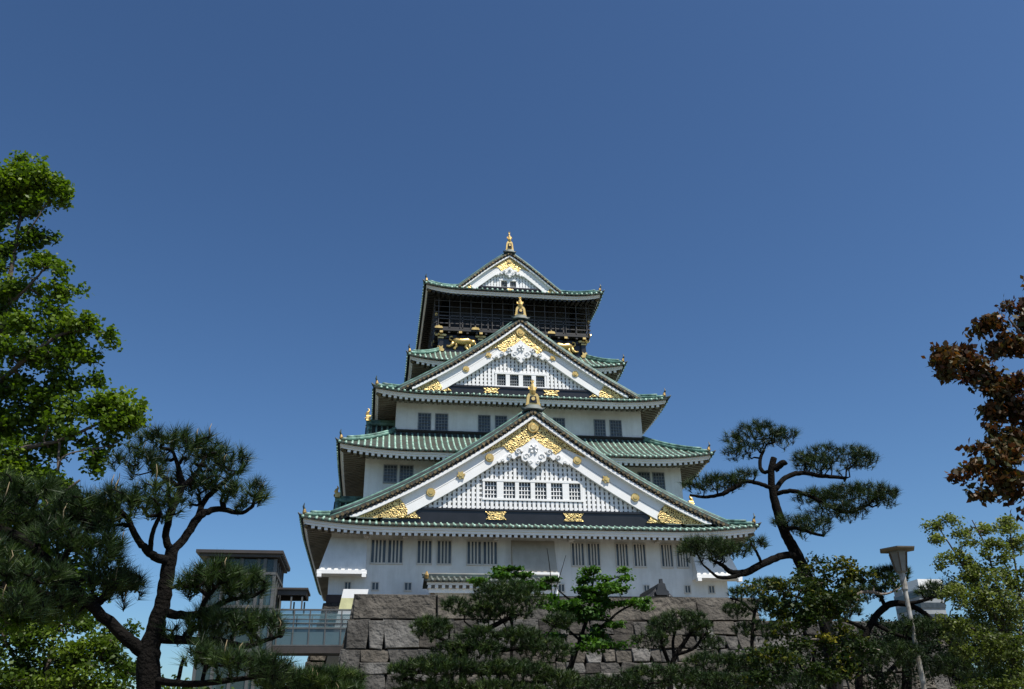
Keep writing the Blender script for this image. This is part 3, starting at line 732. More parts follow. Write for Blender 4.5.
def porch():
    root = empty('entrance_porch', (8.5, 67, 8.4), 'low entrance porch with dark tiled roof and white eaves against the keep wall', 'porch')
    x0, x1 = XC-8.7, XC+1.2
    m = MB(); 
    def Zr(t): return 13.02+.5*(.7*t+.3*t*t)
    n = 6
    for i in range(n):
        a, b = i/n, (i+1)/n
        ya, yb = 65.2+1.6*a, 65.2+1.6*b
        m.hexa([(x0,ya,Zr(a)-.12),(x1,ya,Zr(a)-.12),(x1,yb,Zr(b)-.12),(x0,yb,Zr(b)-.12),(x0,ya,Zr(a)),(x1,ya,Zr(a)),(x1,yb,Zr(b)),(x0,yb,Zr(b))])
        ya, yb = 68.4-1.6*a, 68.4-1.6*b
        m.hexa([(x0,yb,Zr(b)-.12),(x1,yb,Zr(b)-.12),(x1,ya,Zr(a)-.12),(x0,ya,Zr(a)-.12),(x0,yb,Zr(b)),(x1,yb,Zr(b)),(x1,ya,Zr(a)),(x0,ya,Zr(a))])
    r = m.build('roof', M['pan'], root)
    t = MB()
    for i in range(int((x1-x0)/.42)+1):
        x = x0+.1+.42*i; t.tube([(x,65.15+1.6*a,Zr(a)) for a in np.linspace(0,.95,6)], .1, 5, half=(0,0,1)); t.disc((x, 13.0), .12, 65.1, 65.25, 8)
    t.build('tile_rows', M['tilegrey'], r, smooth=True)
    t = MB(); t.box(x0-.1, x1+.1, 66.55, 67.05, 13.45, 13.68); t.tube([(x0-.15,66.8,13.7),(x1+.15,66.8,13.7)], .1, 7)
    t.tube([(x0+.12,65.2,13.15),(x0+.12,66.7,13.6)], .14, 6)
    t.build('ridge', M['ridge_dark'], r)
    t = MB(); t.tube([(x0+.1,65.15,13.1),(x0+.1,65.1,13.3),(x0+.1,65.15,13.6)], [.15,.17,.05], 6); t.build('gilt_ornament', M['oldgold'], r)
    e = MB(); e.box(x0+.15, x1-.1, 65.4, 65.55, 12.72, 12.9); e.box(x0+.3, x1-.1, 65.75, 65.95, 12.2, 12.5)
    e.build('eave_board', M['white'], r)
    e = MB()
    for i in range(int((x1-x0-.6)/.5)+1): x = x0+.35+.5*i; e.box(x-.11, x+.11, 65.45, 66.6, 12.5, 12.7)
    e.build('rafter_lattice', M['white'], r)
    b = MB(); b.box(x0+.5, x1-.2, 66.2, 69.0, 8.4, 12.85); b.build('wall', M['plaster'], root)
    for x in (x0+.6, x0+3.5, x0+6.5): 
        b = MB(); b.box(x-.15, x+.15, 65.9, 66.2, 8.4, 12.2); b.build('post', M['wood'], root)
M['tilegrey'] = mat('grey_green_tile', (.15,.17,.155), .6, col2=(.035,.045,.04), scale=3)
porch()

def well_house():
    xc_, Y, z0 = XC+5.72, 58.0, 8.4
    root = empty('well_house', (xc_, Y, z0), 'small open well house with curved dark grey tiled gable roof behind the rampart', 'well house')
    Zf = lambda x: 11.1-2.2*((abs(x)/2.6)*1.35-.35*(abs(x)/2.6)**2)
    m = MB(); n = 14
    for i in range(-n, n):
        a, b = 2.6*i/n, 2.6*(i+1)/n
        m.hexa([(xc_+a,Y-2.2,Zf(a)-.18),(xc_+b,Y-2.2,Zf(b)-.18),(xc_+b,Y+2.2,Zf(b)-.18),(xc_+a,Y+2.2,Zf(a)-.18),(xc_+a,Y-2.2,Zf(a)),(xc_+b,Y-2.2,Zf(b)),(xc_+b,Y+2.2,Zf(b)),(xc_+a,Y+2.2,Zf(a))])
    r = m.build('roof', M['grey_tile'], root)
    t = MB()
    for q in (-1, 1):
        for j in range(10): t.tube([(xc_+q*x,Y-1.9+.42*j,Zf(x)) for x in np.linspace(.1,2.6,8)], .085, 5, half=(0,0,1))
        for d in (-2.1, -1.75): t.tube([(xc_+q*x,Y+d,Zf(x)+.06) for x in np.linspace(.1,2.6,8)], .12, 6)
        for x in np.linspace(.2,2.4,8): t.disc((xc_+q*x, Zf(x)-.07), .11, Y-2.28, Y-2.1, 8)
    t.build('tile_rows', M['grey_tile'], r, smooth=True)
    t = MB(); t.box(xc_-.18, xc_+.18, Y-2.2, Y+2.2, 10.85, 11.17); t.tube([(xc_,Y-2.25,11.23),(xc_,Y+2.2,11.23)], .13, 7)
    t.prism([(xc_-.36,10.55),(xc_-.45,10.75),(xc_-.3,10.90),(xc_-.22,11.25),(xc_-.1,11.30),(xc_-.08,11.55),(xc_+.08,11.55),(xc_+.1,11.30),(xc_+.22,11.25),(xc_+.3,10.90),(xc_+.45,10.75),(xc_+.36,10.55)], Y-2.42, Y-2.15)
    t.build('ridge', M['grey_tile'], r)
    b = MB()
    for i in range(-n, n):
        a, c = 2.4*i/n, 2.4*(i+1)/n
        b.hexa([(xc_+a,Y-2.12,Zf(a)-.6),(xc_+c,Y-2.12,Zf(c)-.6),(xc_+c,Y-2.0,Zf(c)-.6),(xc_+a,Y-2.0,Zf(a)-.6),(xc_+a,Y-2.12,Zf(a)-.19),(xc_+c,Y-2.12,Zf(c)-.19),(xc_+c,Y-2.0,Zf(c)-.19),(xc_+a,Y-2.0,Zf(a)-.19)])
    b.build('bargeboard', M['grey_tile'], r)
    for x in (-1.6, 1.6):
        for y in (-1.5, 1.5):
            p = MB(); p.box(xc_+x-.12, xc_+x+.12, Y+y-.12, Y+y+.12, z0, Zf(x)-.15); p.build('post', M['wood'], root)
    p = MB(); p.box(xc_-1.0, xc_+1.0, Y-1.0, Y+1.0, z0, z0+.7); p.build('well_curb', M['grey_tile'], root)
well_house()

def lift():
    x0, x1, y0, y1, zt = XC-23.0, XC-18.75, 60.6, 65.6, 13.75
    root = empty('lift_tower', ((x0+x1)/2, 63, 0), 'glass lift tower with flat overhanging brown roof behind the pine', 'lift tower')
    m = MB(); m.box(x0-.75, x1+.48, 60.0, 66.2, 13.68, 13.88); m.box(x0-.55, x1+.3, 60.2, 66.0, 13.48, 13.68)
    for i in range(12): m.box(x1+.32, x1+.46, 60.3+.5*i, 60.42+.5*i, 13.58, 13.67, mi=1)
    m.build('roof', [M['darksteel'], M['steel']], root)
    f = MB()
    for x in np.linspace(x0, x1, 5): f.box(x-.1, x+.1, y0-.1, y0+.1, 0, 13.42); f.box(x-.1, x+.1, y1-.1, y1+.1, 0, 13.42)
    for y in np.linspace(y0, y1, 5)[1:-1]: f.box(x1-.1, x1+.1, y-.1, y+.1, 0, 13.42); f.box(x0-.1, x0+.1, y-.1, y+.1, 0, 13.42)
    f.box(x1-.75, x1-.55, y0-.18, y0, 0, 13.42)
    for z in (1.5, 4.2, 7.2, 7.6, 10.3, 12.4): f.box(x0-.1, x1+.1, y0-.13, y0+.07, z, z+.18); f.box(x1-.07, x1+.13, y0, y1, z, z+.18); f.box(x0-.13, x0+.07, y0, y1, z, z+.18)
    f.box(x0+.4, x1-.4, y0+.3, y1-.3, 7.3, 7.5); f.box(x0+.4, x1-.4, y0+.3, y1-.3, 13.0, 13.2)
    f.build('frame', M['steel'], root)
    g = MB(); g.add([(x0,y0,0),(x1,y0,0),(x1,y0,13.4),(x0,y0,13.4)], [(0,1,2,3)]); g.add([(x1,y0,0),(x1,y1,0),(x1,y1,13.4),(x1,y0,13.4)], [(0,1,2,3)])
    g.add([(x0,y1,0),(x1,y1,0),(x1,y1,13.4),(x0,y1,13.4)], [(3,2,1,0)]); g.add([(x0,y0,0),(x0,y1,0),(x0,y1,13.4),(x0,y0,13.4)], [(3,2,1,0)])
    g.build('glazing', M['glass3'], root)
    c = MB(); c.box(x0+1.2, x1-.9, y0+1.2, y1-1.2, .1, 12.9); c.build('lift_shaft', M['darksteel'], root)
    # bridge
    bx0, bx1, by0, by1 = x1+.12, XC-13.2, 62.2, 64.6
    root = empty('glass_footbridge', (bx0+2.5, 63.4, 7.6), 'glazed footbridge joining the lift tower to the stone base', 'footbridge')
    m = MB(); m.box(bx0, bx1, by0, by1, 7.78, 8.15); m.box(bx0, bx1, by0-.06, by0+.15, 7.72, 8.2); m.build('deck', M['darksteel'], root)
    f = MB()
    for y in (by0, by1):
        for x in np.linspace(bx0+.2, bx1-.1, 6): f.box(x-.04, x+.04, y-.06, y+.06, 8.2, 10.5)
        for z, h in ((10.45,.05), (9.85,.025), (9.6,.025), (9.28,.05), (8.2,.04)): f.box(bx0, bx1, y-.07, y+.07, z-h, z+h)
    f.build('railing_frame', M['steel'], root)
    g = MB()
    for y in (by0, by1): g.add([(bx0,y,9.3),(bx1,y,9.3),(bx1,y,10.42),(bx0,y,10.42)], [(0,1,2,3)])
    g.build('glass_parapet', M['glass'], root)
    g = MB()
    for y in (by0+.01, by1-.01): g.add([(bx0,y,8.2),(bx1,y,8.2),(bx1,y,9.26),(bx0,y,9.26)], [(0,1,2,3)])
    g.build('lower_panel', M['glass2'], root)
    h = MB(); hx = bx0+2.0
    h.box(bx0, hx, by0-.25, by1+.25, 11.72, 11.84); h.box(bx0, hx-.12, by0-.1, by0+.02, 11.38, 11.72); h.box(bx0, hx-.12, by1-.02, by1+.1, 11.38, 11.72); h.box(hx-.2, hx-.1, by0, by1, 11.38, 11.72)
    h.build('canopy', M['darksteel'], root)
    for x in (bx0+.95, hx-.35):
        for y in (by0, by1): p = MB(); p.box(x-.05, x+.05, y-.05, y+.05, 10.5, 11.3); p.build('post', M['steel'], root)
    # tall white sheet with a yellow band, leaning along the masonry
    root = empty('white_panel', (XC-14.5, 65.4, 0), 'tall leaning white panel with a pale yellow band between bridge and stone wall', 'panel')
    m = MB(); YP = 65.4
    A, B = at(343.5, 589, YP), at(325, 667, YP)
    xl = lambda z_: B[0]+(A[0]-B[0])*(z_-B[2])/(A[2]-B[2]); zT = A[2]; wd = 1.75
    for za, zb, mi in ((0, zT-1.45, 0), (zT-1.45, zT-.62, 1), (zT-.62, zT, 0)):
        m.hexa([(xl(za),YP,za),(xl(za)+wd,YP,za),(xl(za)+wd,YP+.12,za),(xl(za),YP+.12,za),(xl(zb),YP,zb),(xl(zb)+wd,YP,zb),(xl(zb)+wd,YP+.12,zb),(xl(zb),YP+.12,zb)], mi)
    m.build('board', [M['white'], M['paleyellow']], root)
    m = MB(); m.tube([(xl(0)+.9,YP+.25,0),(xl(zT)+.9,YP+.25,zT-.2)], .12, 6); m.build('support_frame', M['steel'], root)
M['paleyellow'] = mat('pale_yellow_paint', (.72,.70,.38), .6, scale=1)
lift()

def lamp_post():
    Y = 20.0; top = at(897, 549, Y); x, z = top[0], top[2]
    root = empty('street_lamp', (x, Y, 0), 'tall lamp post with tapered lantern and flat hexagonal cap among the trees', 'street lamp')
    m = MB(); m.lathe([(.10,0),(.10,.5),(.062,.6),(.052,z-1.0),(.075,z-.95),(.075,z-.58)], (x,Y,0), 10); m.build('pole', M['lamppaint'], root, smooth=False)
    m = MB(); m.lathe([(.09,-.58),(.13,-.54),(.215,-.10),(.20,-.06)], (x,Y,z), 6); h = m.build('lantern', M['lampglass'], root)
    f = MB()
    for i in range(6):
        a = i*math.pi/3; f.bar((x+.137*math.cos(a),Y+.137*math.sin(a),z-.54), (x+.222*math.cos(a),Y+.222*math.sin(a),z-.10), .014, .014)
    f.build('lantern_frame', M['wood'], h)
    m = MB(); m.lathe([(.27,-.06),(.44,-.035),(.45,-.005),(.08,.045),(.03,.07)], (x,Y,z), 6); m.build('cap', M['lampcap'], root)
M['lamppaint'] = mat('peeling_pale_paint', (.46,.45,.42), .8, col2=(.20,.18,.15), scale=6)
M['lampglass'] = mat('frosted_lantern', (.27,.26,.24), .5, scale=3)
M['lampcap'] = mat('weathered_cap', (.26,.22,.18), .7, scale=3)
lamp_post()

def office():
    p = at(921, 606, 260); q = at(945, 606, 260); zt = at(930, 579.5, 260)[2]
    x0, x1, y0 = p[0], q[0], 260
    root = empty('office_block', ((x0+x1)/2, y0+8, 0), 'distant pale modern office block with a white top storey', 'office building')
    m = MB(); xm = x0+.2
    m.box(x0, x1, y0, y0+14, 0, zt-3.0); m.build('wall', M['officegrey'], root)
    m = MB(); m.box(xm, x1+.3, y0-.6, y0+9, zt-3.0, zt); m.box(x0+.3, x1-.3, y0+9, y0+13.8, zt-3.0, zt-1.4, mi=1); m.build('penthouse', [M['white'], M['officegrey']], root)
    for k in range(5):
        b = MB(); z = zt-5.2-3.4*k; b.box(x0-.15, x1+.1, y0-.25, y0+13.5, z, z+1.6); b.build('window_band', M['glass_dark'], root)
    for x in (xm-1, xm+2):
        b = MB(); b.tube([(x,y0+8,zt-1),(x,y0+8,zt+1.2)], .15, 5); b.build('antenna', M['steel'], root)
M['officegrey'] = mat('pale_concrete', (.34,.36,.37), .8, scale=.2)
office()

# ================================================================== trees
def leaf_mat(name, tones, trans=.3, rough=.5, tmul=(1.3,1.5,.6), spec=.25):
    m = bpy.data.materials.new(name); m.use_nodes = True; nt = m.node_tree; nt.nodes.clear()
    N = nt.nodes.new; L = nt.links.new
    a = N('ShaderNodeAttribute'); a.attribute_name = 'tone'
    r = N('ShaderNodeValToRGB'); els = r.color_ramp.elements
    els[0].color = (*tones[0], 1); els[1].color = (*tones[-1], 1)
    for i, c in enumerate(tones[1:-1]): e = els.new((i+1)/(len(tones)-1)); e.color = (*c, 1)
    L(a.outputs['Fac'], r.inputs['Fac'])
    p = N('ShaderNodeBsdfPrincipled'); p.inputs['Roughness'].default_value = rough; p.inputs['Specular IOR Level'].default_value = spec
    L(r.outputs['Color'], p.inputs['Base Color'])
    o = N('ShaderNodeOutputMaterial')
    if trans:
        t = N('ShaderNodeBsdfTranslucent'); mu = N('ShaderNodeMix'); mu.data_type = 'RGBA'; mu.blend_type = 'MULTIPLY'; mu.inputs[0].default_value = 1
        mu.inputs[7].default_value = (*tmul, 1); L(r.outputs['Color'], mu.inputs[6]); L(mu.outputs[2], t.inputs['Color'])
        mx = N('ShaderNodeMixShader'); mx.inputs[0].default_value = trans
        L(p.outputs[0], mx.inputs[1]); L(t.outputs[0], mx.inputs[2]); L(mx.outputs[0], o.inputs['Surface'])
    else: L(p.outputs[0], o.inputs['Surface'])
    return m
M['bark_dark'] = mat('dark_pine_bark', (.009,.0075,.0065), .95, col2=(.004,.0035,.003), scale=9, detail=8, bump=.8, bscale=30, spec=.12)
M['bark_grey'] = mat('grey_brown_bark', (.10,.08,.065), .95, col2=(.045,.036,.03), scale=6, detail=8, bump=.9, bscale=16)
M['bark_pale'] = mat('pale_pinkish_bark', (.24,.20,.17), .95, col2=(.10,.085,.07), scale=6, detail=8, bump=.8, bscale=16)
M['candle'] = mat('pale_pine_shoot', (.26,.20,.11), .8, scale=8)
M['needle'] = leaf_mat('pine_needles', [(.008,.018,.006),(.016,.036,.009),(.034,.062,.012),(.075,.105,.018)], .12)
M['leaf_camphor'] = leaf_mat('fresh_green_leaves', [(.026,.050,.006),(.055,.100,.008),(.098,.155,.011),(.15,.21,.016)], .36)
M['leaf_red'] = leaf_mat('red_brown_leaves', [(.024,.014,.007),(.075,.028,.010),(.030,.040,.009),(.105,.042,.012),(.044,.052,.010),(.15,.085,.016)], .28, tmul=(1.5,1.0,.6))
M['leaf_yellow'] = leaf_mat('yellow_green_leaves', [(.040,.058,.012),(.080,.105,.020),(.14,.165,.04),(.21,.235,.08)], .3)
M['leaf_holly'] = leaf_mat('glossy_leaves_with_yellow_tips', [(.010,.020,.006),(.018,.034,.007),(.034,.052,.009),(.17,.15,.015)], .2, rough=.55, spec=.15)
M['leaf_maple'] = leaf_mat('young_maple_leaves', [(.016,.042,.008),(.040,.10,.012),(.075,.155,.018)], .3)
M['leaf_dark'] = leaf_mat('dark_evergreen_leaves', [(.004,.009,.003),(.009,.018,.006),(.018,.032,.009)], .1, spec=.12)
M['leaf_bush'] = leaf_mat('bright_bush_leaves', [(.018,.036,.006),(.050,.088,.009),(.11,.16,.014)], .3)

def raw_mesh(name, V, k, tone, mats, parent, mi=None):
    """V: (n*k,3) array, every k vertices one face"""
    n = len(V)//k; off = np.array(OFF.get(parent.name, (0,0,0)))
    me = bpy.data.meshes.new(name); me.vertices.add(n*k); me.vertices.foreach_set('co', (V-off).astype(np.float32).ravel())
    me.loops.add(n*k); me.loops.foreach_set('vertex_index', np.arange(n*k, dtype=np.int32))
    me.polygons.add(n); me.polygons.foreach_set('loop_start', np.arange(0, n*k, k, dtype=np.int32)); me.polygons.foreach_set('loop_total', np.full(n, k, dtype=np.int32))
    for m in mats: me.materials.append(m)
    if mi is not None: me.polygons.foreach_set('material_index', mi.astype(np.int32))
    a = me.attributes.new('tone', 'FLOAT', 'FACE'); a.data.foreach_set('value', tone.astype(np.float32))
    me.update(calc_edges=True); me.validate()
    o = bpy.data.objects.new(name, me); C.objects.link(o); o.parent = parent; OFF[o.name] = tuple(off)
    return o
def unit(v): return v/(np.linalg.norm(v, axis=-1, keepdims=True)+1e-9)
def smooth_path(P, n=6):
    """Catmull-Rom through the rows of P (any columns)"""
    P = np.array(P, float); Q = np.vstack([2*P[0]-P[1], P, 2*P[-1]-P[-2]]); out = []
    for i in range(1, len(Q)-2):
        for t in np.linspace(0, 1, n, endpoint=False):
            a, b, c, d = Q[i-1:i+3]
            out.append(.5*((2*b)+(-a+c)*t+(2*a-5*b+4*c-d)*t*t+(-a+3*b-3*c+d)*t**3))
    out.append(P[-1]); return np.array(out)
def mpp(Y, py=500):
    """metres per pixel of the photograph at depth Y"""
    return np.linalg.norm(at(513, py, Y)-at(512, py, Y))
def limb(mb, pts, rng, n=8, wob=.02, steps=6):
    """pts: (px, py, Y, width in px) -> tapered wavy tube; returns its world nodes"""
    W = [np.r_[at(p[0], p[1], p[2]), p[3]*.5*mpp(p[2], p[1])] for p in pts]
    S = smooth_path(W, steps)
    S[1:-1, :3] += rng.normal(0, 1, (len(S)-2, 3))*wob*np.clip(S[1:-1, 3:4]/.05, .3, 1.0)*.22
    r = np.abs(S[:, 3])*(1+rng.normal(0, .015, len(S)))
    mb.tube([p for p in S[:, :3]], list(np.maximum(r, .004)), n)
    return S
def twigs_to(mb, nodes, targets, rng, r0, r1, sag=.12, n=4):
    """joins every target to the nearest wood already there by a crooked twig, growing outward"""
    T = np.array(targets); N = [np.array(x) for x in nodes]
    base = np.array(N)
    d0 = np.min(np.linalg.norm(T[:, None]-base[None], axis=2), axis=1)
    arr = np.zeros((len(N)+len(T)*3, 3)); arr[:len(N)] = base; cnt = len(N); gen = np.zeros(len(arr))
    for i in np.argsort(d0):
        t = T[i]; d = np.linalg.norm(arr[:cnt]-t, axis=1)
        j = int(np.argmin(d+.15*np.maximum(0, arr[:cnt, 2]-t[2]+.0)))
        a = arr[j]; L = np.linalg.norm(t-a)
        if L < .02: continue
        k = rng.normal(0, .10*L, 3); k2 = rng.normal(0, .10*L, 3)
        m1 = a+(t-a)*.36+k-[0,0,sag*L]; m2 = a+(t-a)*.7+k2-[0,0,sag*L*.8]
        g = gen[j]; ra = max(r1, r0*(.72**g)); rb = max(r1*.8, ra*.6)
        mb.tube([a, m1, m2, t], [ra, ra*.85, (ra+rb)/2, rb], n, caps=False)
        arr[cnt] = m1; arr[cnt+1] = m2; arr[cnt+2] = t; gen[cnt:cnt+3] = g+1; cnt += 3
def needles(centres, dirs, rng, L, w, per, tone_of, spread=1.0):
    n = len(centres); C_ = np.repeat(centres, per, 0); D = np.repeat(unit(dirs), per, 0)
    v = unit(rng.normal(0, 1, (n*per, 3))); d = unit(D*.8+v*spread*.72)
    st = C_-D*rng.uniform(0, .55, (n*per, 1))*L
    l = L*rng.uniform(.7, 1.15, (n*per, 1))
    s = unit(np.cross(d, rng.normal(0, 1, (n*per, 3))))*w
    e = st+d*l-np.array([0,0,.08])*l
    V = np.stack([st-s, st+s, e], 1).reshape(-1, 3)
    tn = np.repeat(tone_of, per)+rng.normal(0, .12, n*per)
    return V, np.clip(tn, 0, 1)
def pine(name, loc, label, wood, pads, seed, L=.13, w=.0035, per=34, more=1.0, sep=.42, low=.62, candles=0, tr=(.022,.006), group=None, bark='bark_dark', bright=0., flat=.55, cat='pine tree'):
    """wood: limbs in px; pads: (px, py, Y, rx, ry in px, depth in m, tufts)"""
    rng = np.random.default_rng(seed)
    root = empty(name, loc, label, cat, group)
    mb = MB(); nodes = []
    for l in wood: S = limb(mb, l, rng); nodes += [s for s in S[len(S)//3 if l is wood[0] else 0:, :3]]
    if bark: pass
    Cs = []; Ds = []; Tn = []
    tw = mb
    for (px, py, Y, rx, ry, dep, nt_) in pads:
        nt_ = int(nt_*more)
        c = at(px, py, Y); m = mpp(Y, py)
        pts = []; dr = []
        while len(pts) < nt_:
            p = rng.uniform(-1, 1, 3)
            if np.linalg.norm(p) > 1 : continue
            # fuller towards the upper shell of the pad
            if p[2] < .05 and rng.random() < low: continue
            if np.linalg.norm(p) < .45 and rng.random() < .5: continue
            pts.append(c+CR*p[0]*rx*m+np.array([CF[0],CF[1],0])*p[1]*dep+np.array([0,0,1])*p[2]*ry*m)
            dr.append(CR*p[0]*.5+np.array([CF[0],CF[1],0])*p[1]*.5+np.array([0,0,1])*(.85+.4*p[2]))
        pts = np.array(pts); dr = np.array(dr)
        # keep the shoots apart
        keep_ = []
        for i in range(len(pts)):
            if all(np.linalg.norm(pts[i]-pts[j]) > L*sep for j in keep_): keep_.append(i)
        pts = pts[keep_]; dr = dr[keep_]
        near = np.array(nodes); d = np.linalg.norm(near-c, axis=1)
        feed = near[d < max(d.min()*1.6, rx*m*1.2)]
        twigs_to(tw, feed, pts, rng, *tr)
        Cs.append(pts); Ds.append(dr); Tn.append(np.clip(rng.normal(.42+bright, .2, len(pts)), 0, 1))
    Cs = np.vstack(Cs); Ds = np.vstack(Ds); Tn = np.concatenate(Tn)
    V, tn = needles(Cs, Ds, rng, L, w, per, Tn)
    raw_mesh('crown', V, 3, tn, [M['needle']], root)
    if candles:
        cm = mb; mb.mi = 1
        for i in rng.choice(len(Cs), min(candles, len(Cs)), replace=False):
            h = L*rng.uniform(.5, 1.15); cm.tube([Cs[i], Cs[i]+[rng.normal(0,.01), rng.normal(0,.01), h*.6], Cs[i]+[rng.normal(0,.012), 0, h]], [.006,.005,.002], 4)
    mb.build('trunk', [M[bark], M['candle']], root, smooth=True)
    return root
def leaves(C_, rng, size, droop=.3, up=.7, tone=.5, tvar=.2, aspect=.5):
    n = len(C_)
    ax = unit(rng.normal(0, 1, (n, 3))*[1,1,.6]+[0,0,-droop])
    nm = rng.normal(0, 1, (n, 3))*.75+[0,0,up]
    sd_ = unit(np.cross(ax, nm)); l = size*rng.uniform(.65, 1.25, (n, 1)); w_ = l*aspect*rng.uniform(.8, 1.2, (n, 1))
    up_ = unit(np.cross(sd_, ax))
    a = C_-ax*l*.5; b = C_+sd_*w_*.5+up_*l*.08; c = C_+ax*l*.5; d = C_-sd_*w_*.5+up_*l*.08
    V = np.stack([a, b, c, d], 1).reshape(-1, 3)
    return V, np.clip(tone+rng.normal(0, tvar, n), 0, 1)
def broadleaf(name, loc, label, wood, blobs, seed, mat_, size, dens, bark='bark_grey', clump=.22, per=14, cat='tree', group=None, dep=1.0, droop=.3, tw=(.02,.005), gap=.0, aspect=.5, extra_mat=None, crown='crown', up=.7, cz=.75, tone=.5):
    """blobs: (px, py, Y, rx, ry px[, extra tone]); clumps of leaves on twig ends spread through each blob"""
    rng = np.random.default_rng(seed); root = empty(name, loc, label, cat, group)
    mb = MB(); nodes = []
    for l in wood: S = limb(mb, l, rng, wob=.03); nodes += [s for s in S[1 if l is wood[0] else 0:, :3]]
    ends = []; tones = []
    for b in blobs:
        px, py, Y, rx, ry = b[:5]; c = at(px, py, Y); m = mpp(Y, py)
        vol = (rx*ry)**.5*m
        n = max(5, int(dens*rx*ry*m*m/(clump**2)))
        k = max(3, n//7)
        P = rng.normal(0, 1, (k, 3)); P = P/np.linalg.norm(P, axis=1, keepdims=True)*rng.uniform(.1, 1.08, (k, 1))**.5
        tk = rng.normal(0, .16, k)
        for _ in range(n):
            j = int(rng.integers(k)); p = P[j]+rng.normal(0, .17, 3)
            ends.append(c+CR*p[0]*rx*m+np.array([CF[0],CF[1],0])*p[1]*vol*dep+np.array([0,0,1])*p[2]*ry*m)
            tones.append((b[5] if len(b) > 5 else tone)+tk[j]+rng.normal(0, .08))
    ends = np.array(ends); tones = np.array(tones)
    sub = ends[rng.random(len(ends)) < min(1, 900/len(ends))]
    t2 = mb; twigs_to(t2, nodes, sub, rng, tw[0], tw[1], sag=.05)
    C_ = np.repeat(ends, per, 0); q = rng.normal(0, 1, (len(C_), 3))
    C_ = C_+q/np.linalg.norm(q, axis=1, keepdims=True)*clump*rng.uniform(0, 1, (len(C_), 1))**.6*[1,1,cz]
    V, tn = leaves(C_, rng, size, droop, up, np.repeat(tones, per), .12, aspect)
    mb.build('trunk', M[bark], root, smooth=True)
    raw_mesh(crown, V, 4, tn, [M[mat_]], root)
    return root

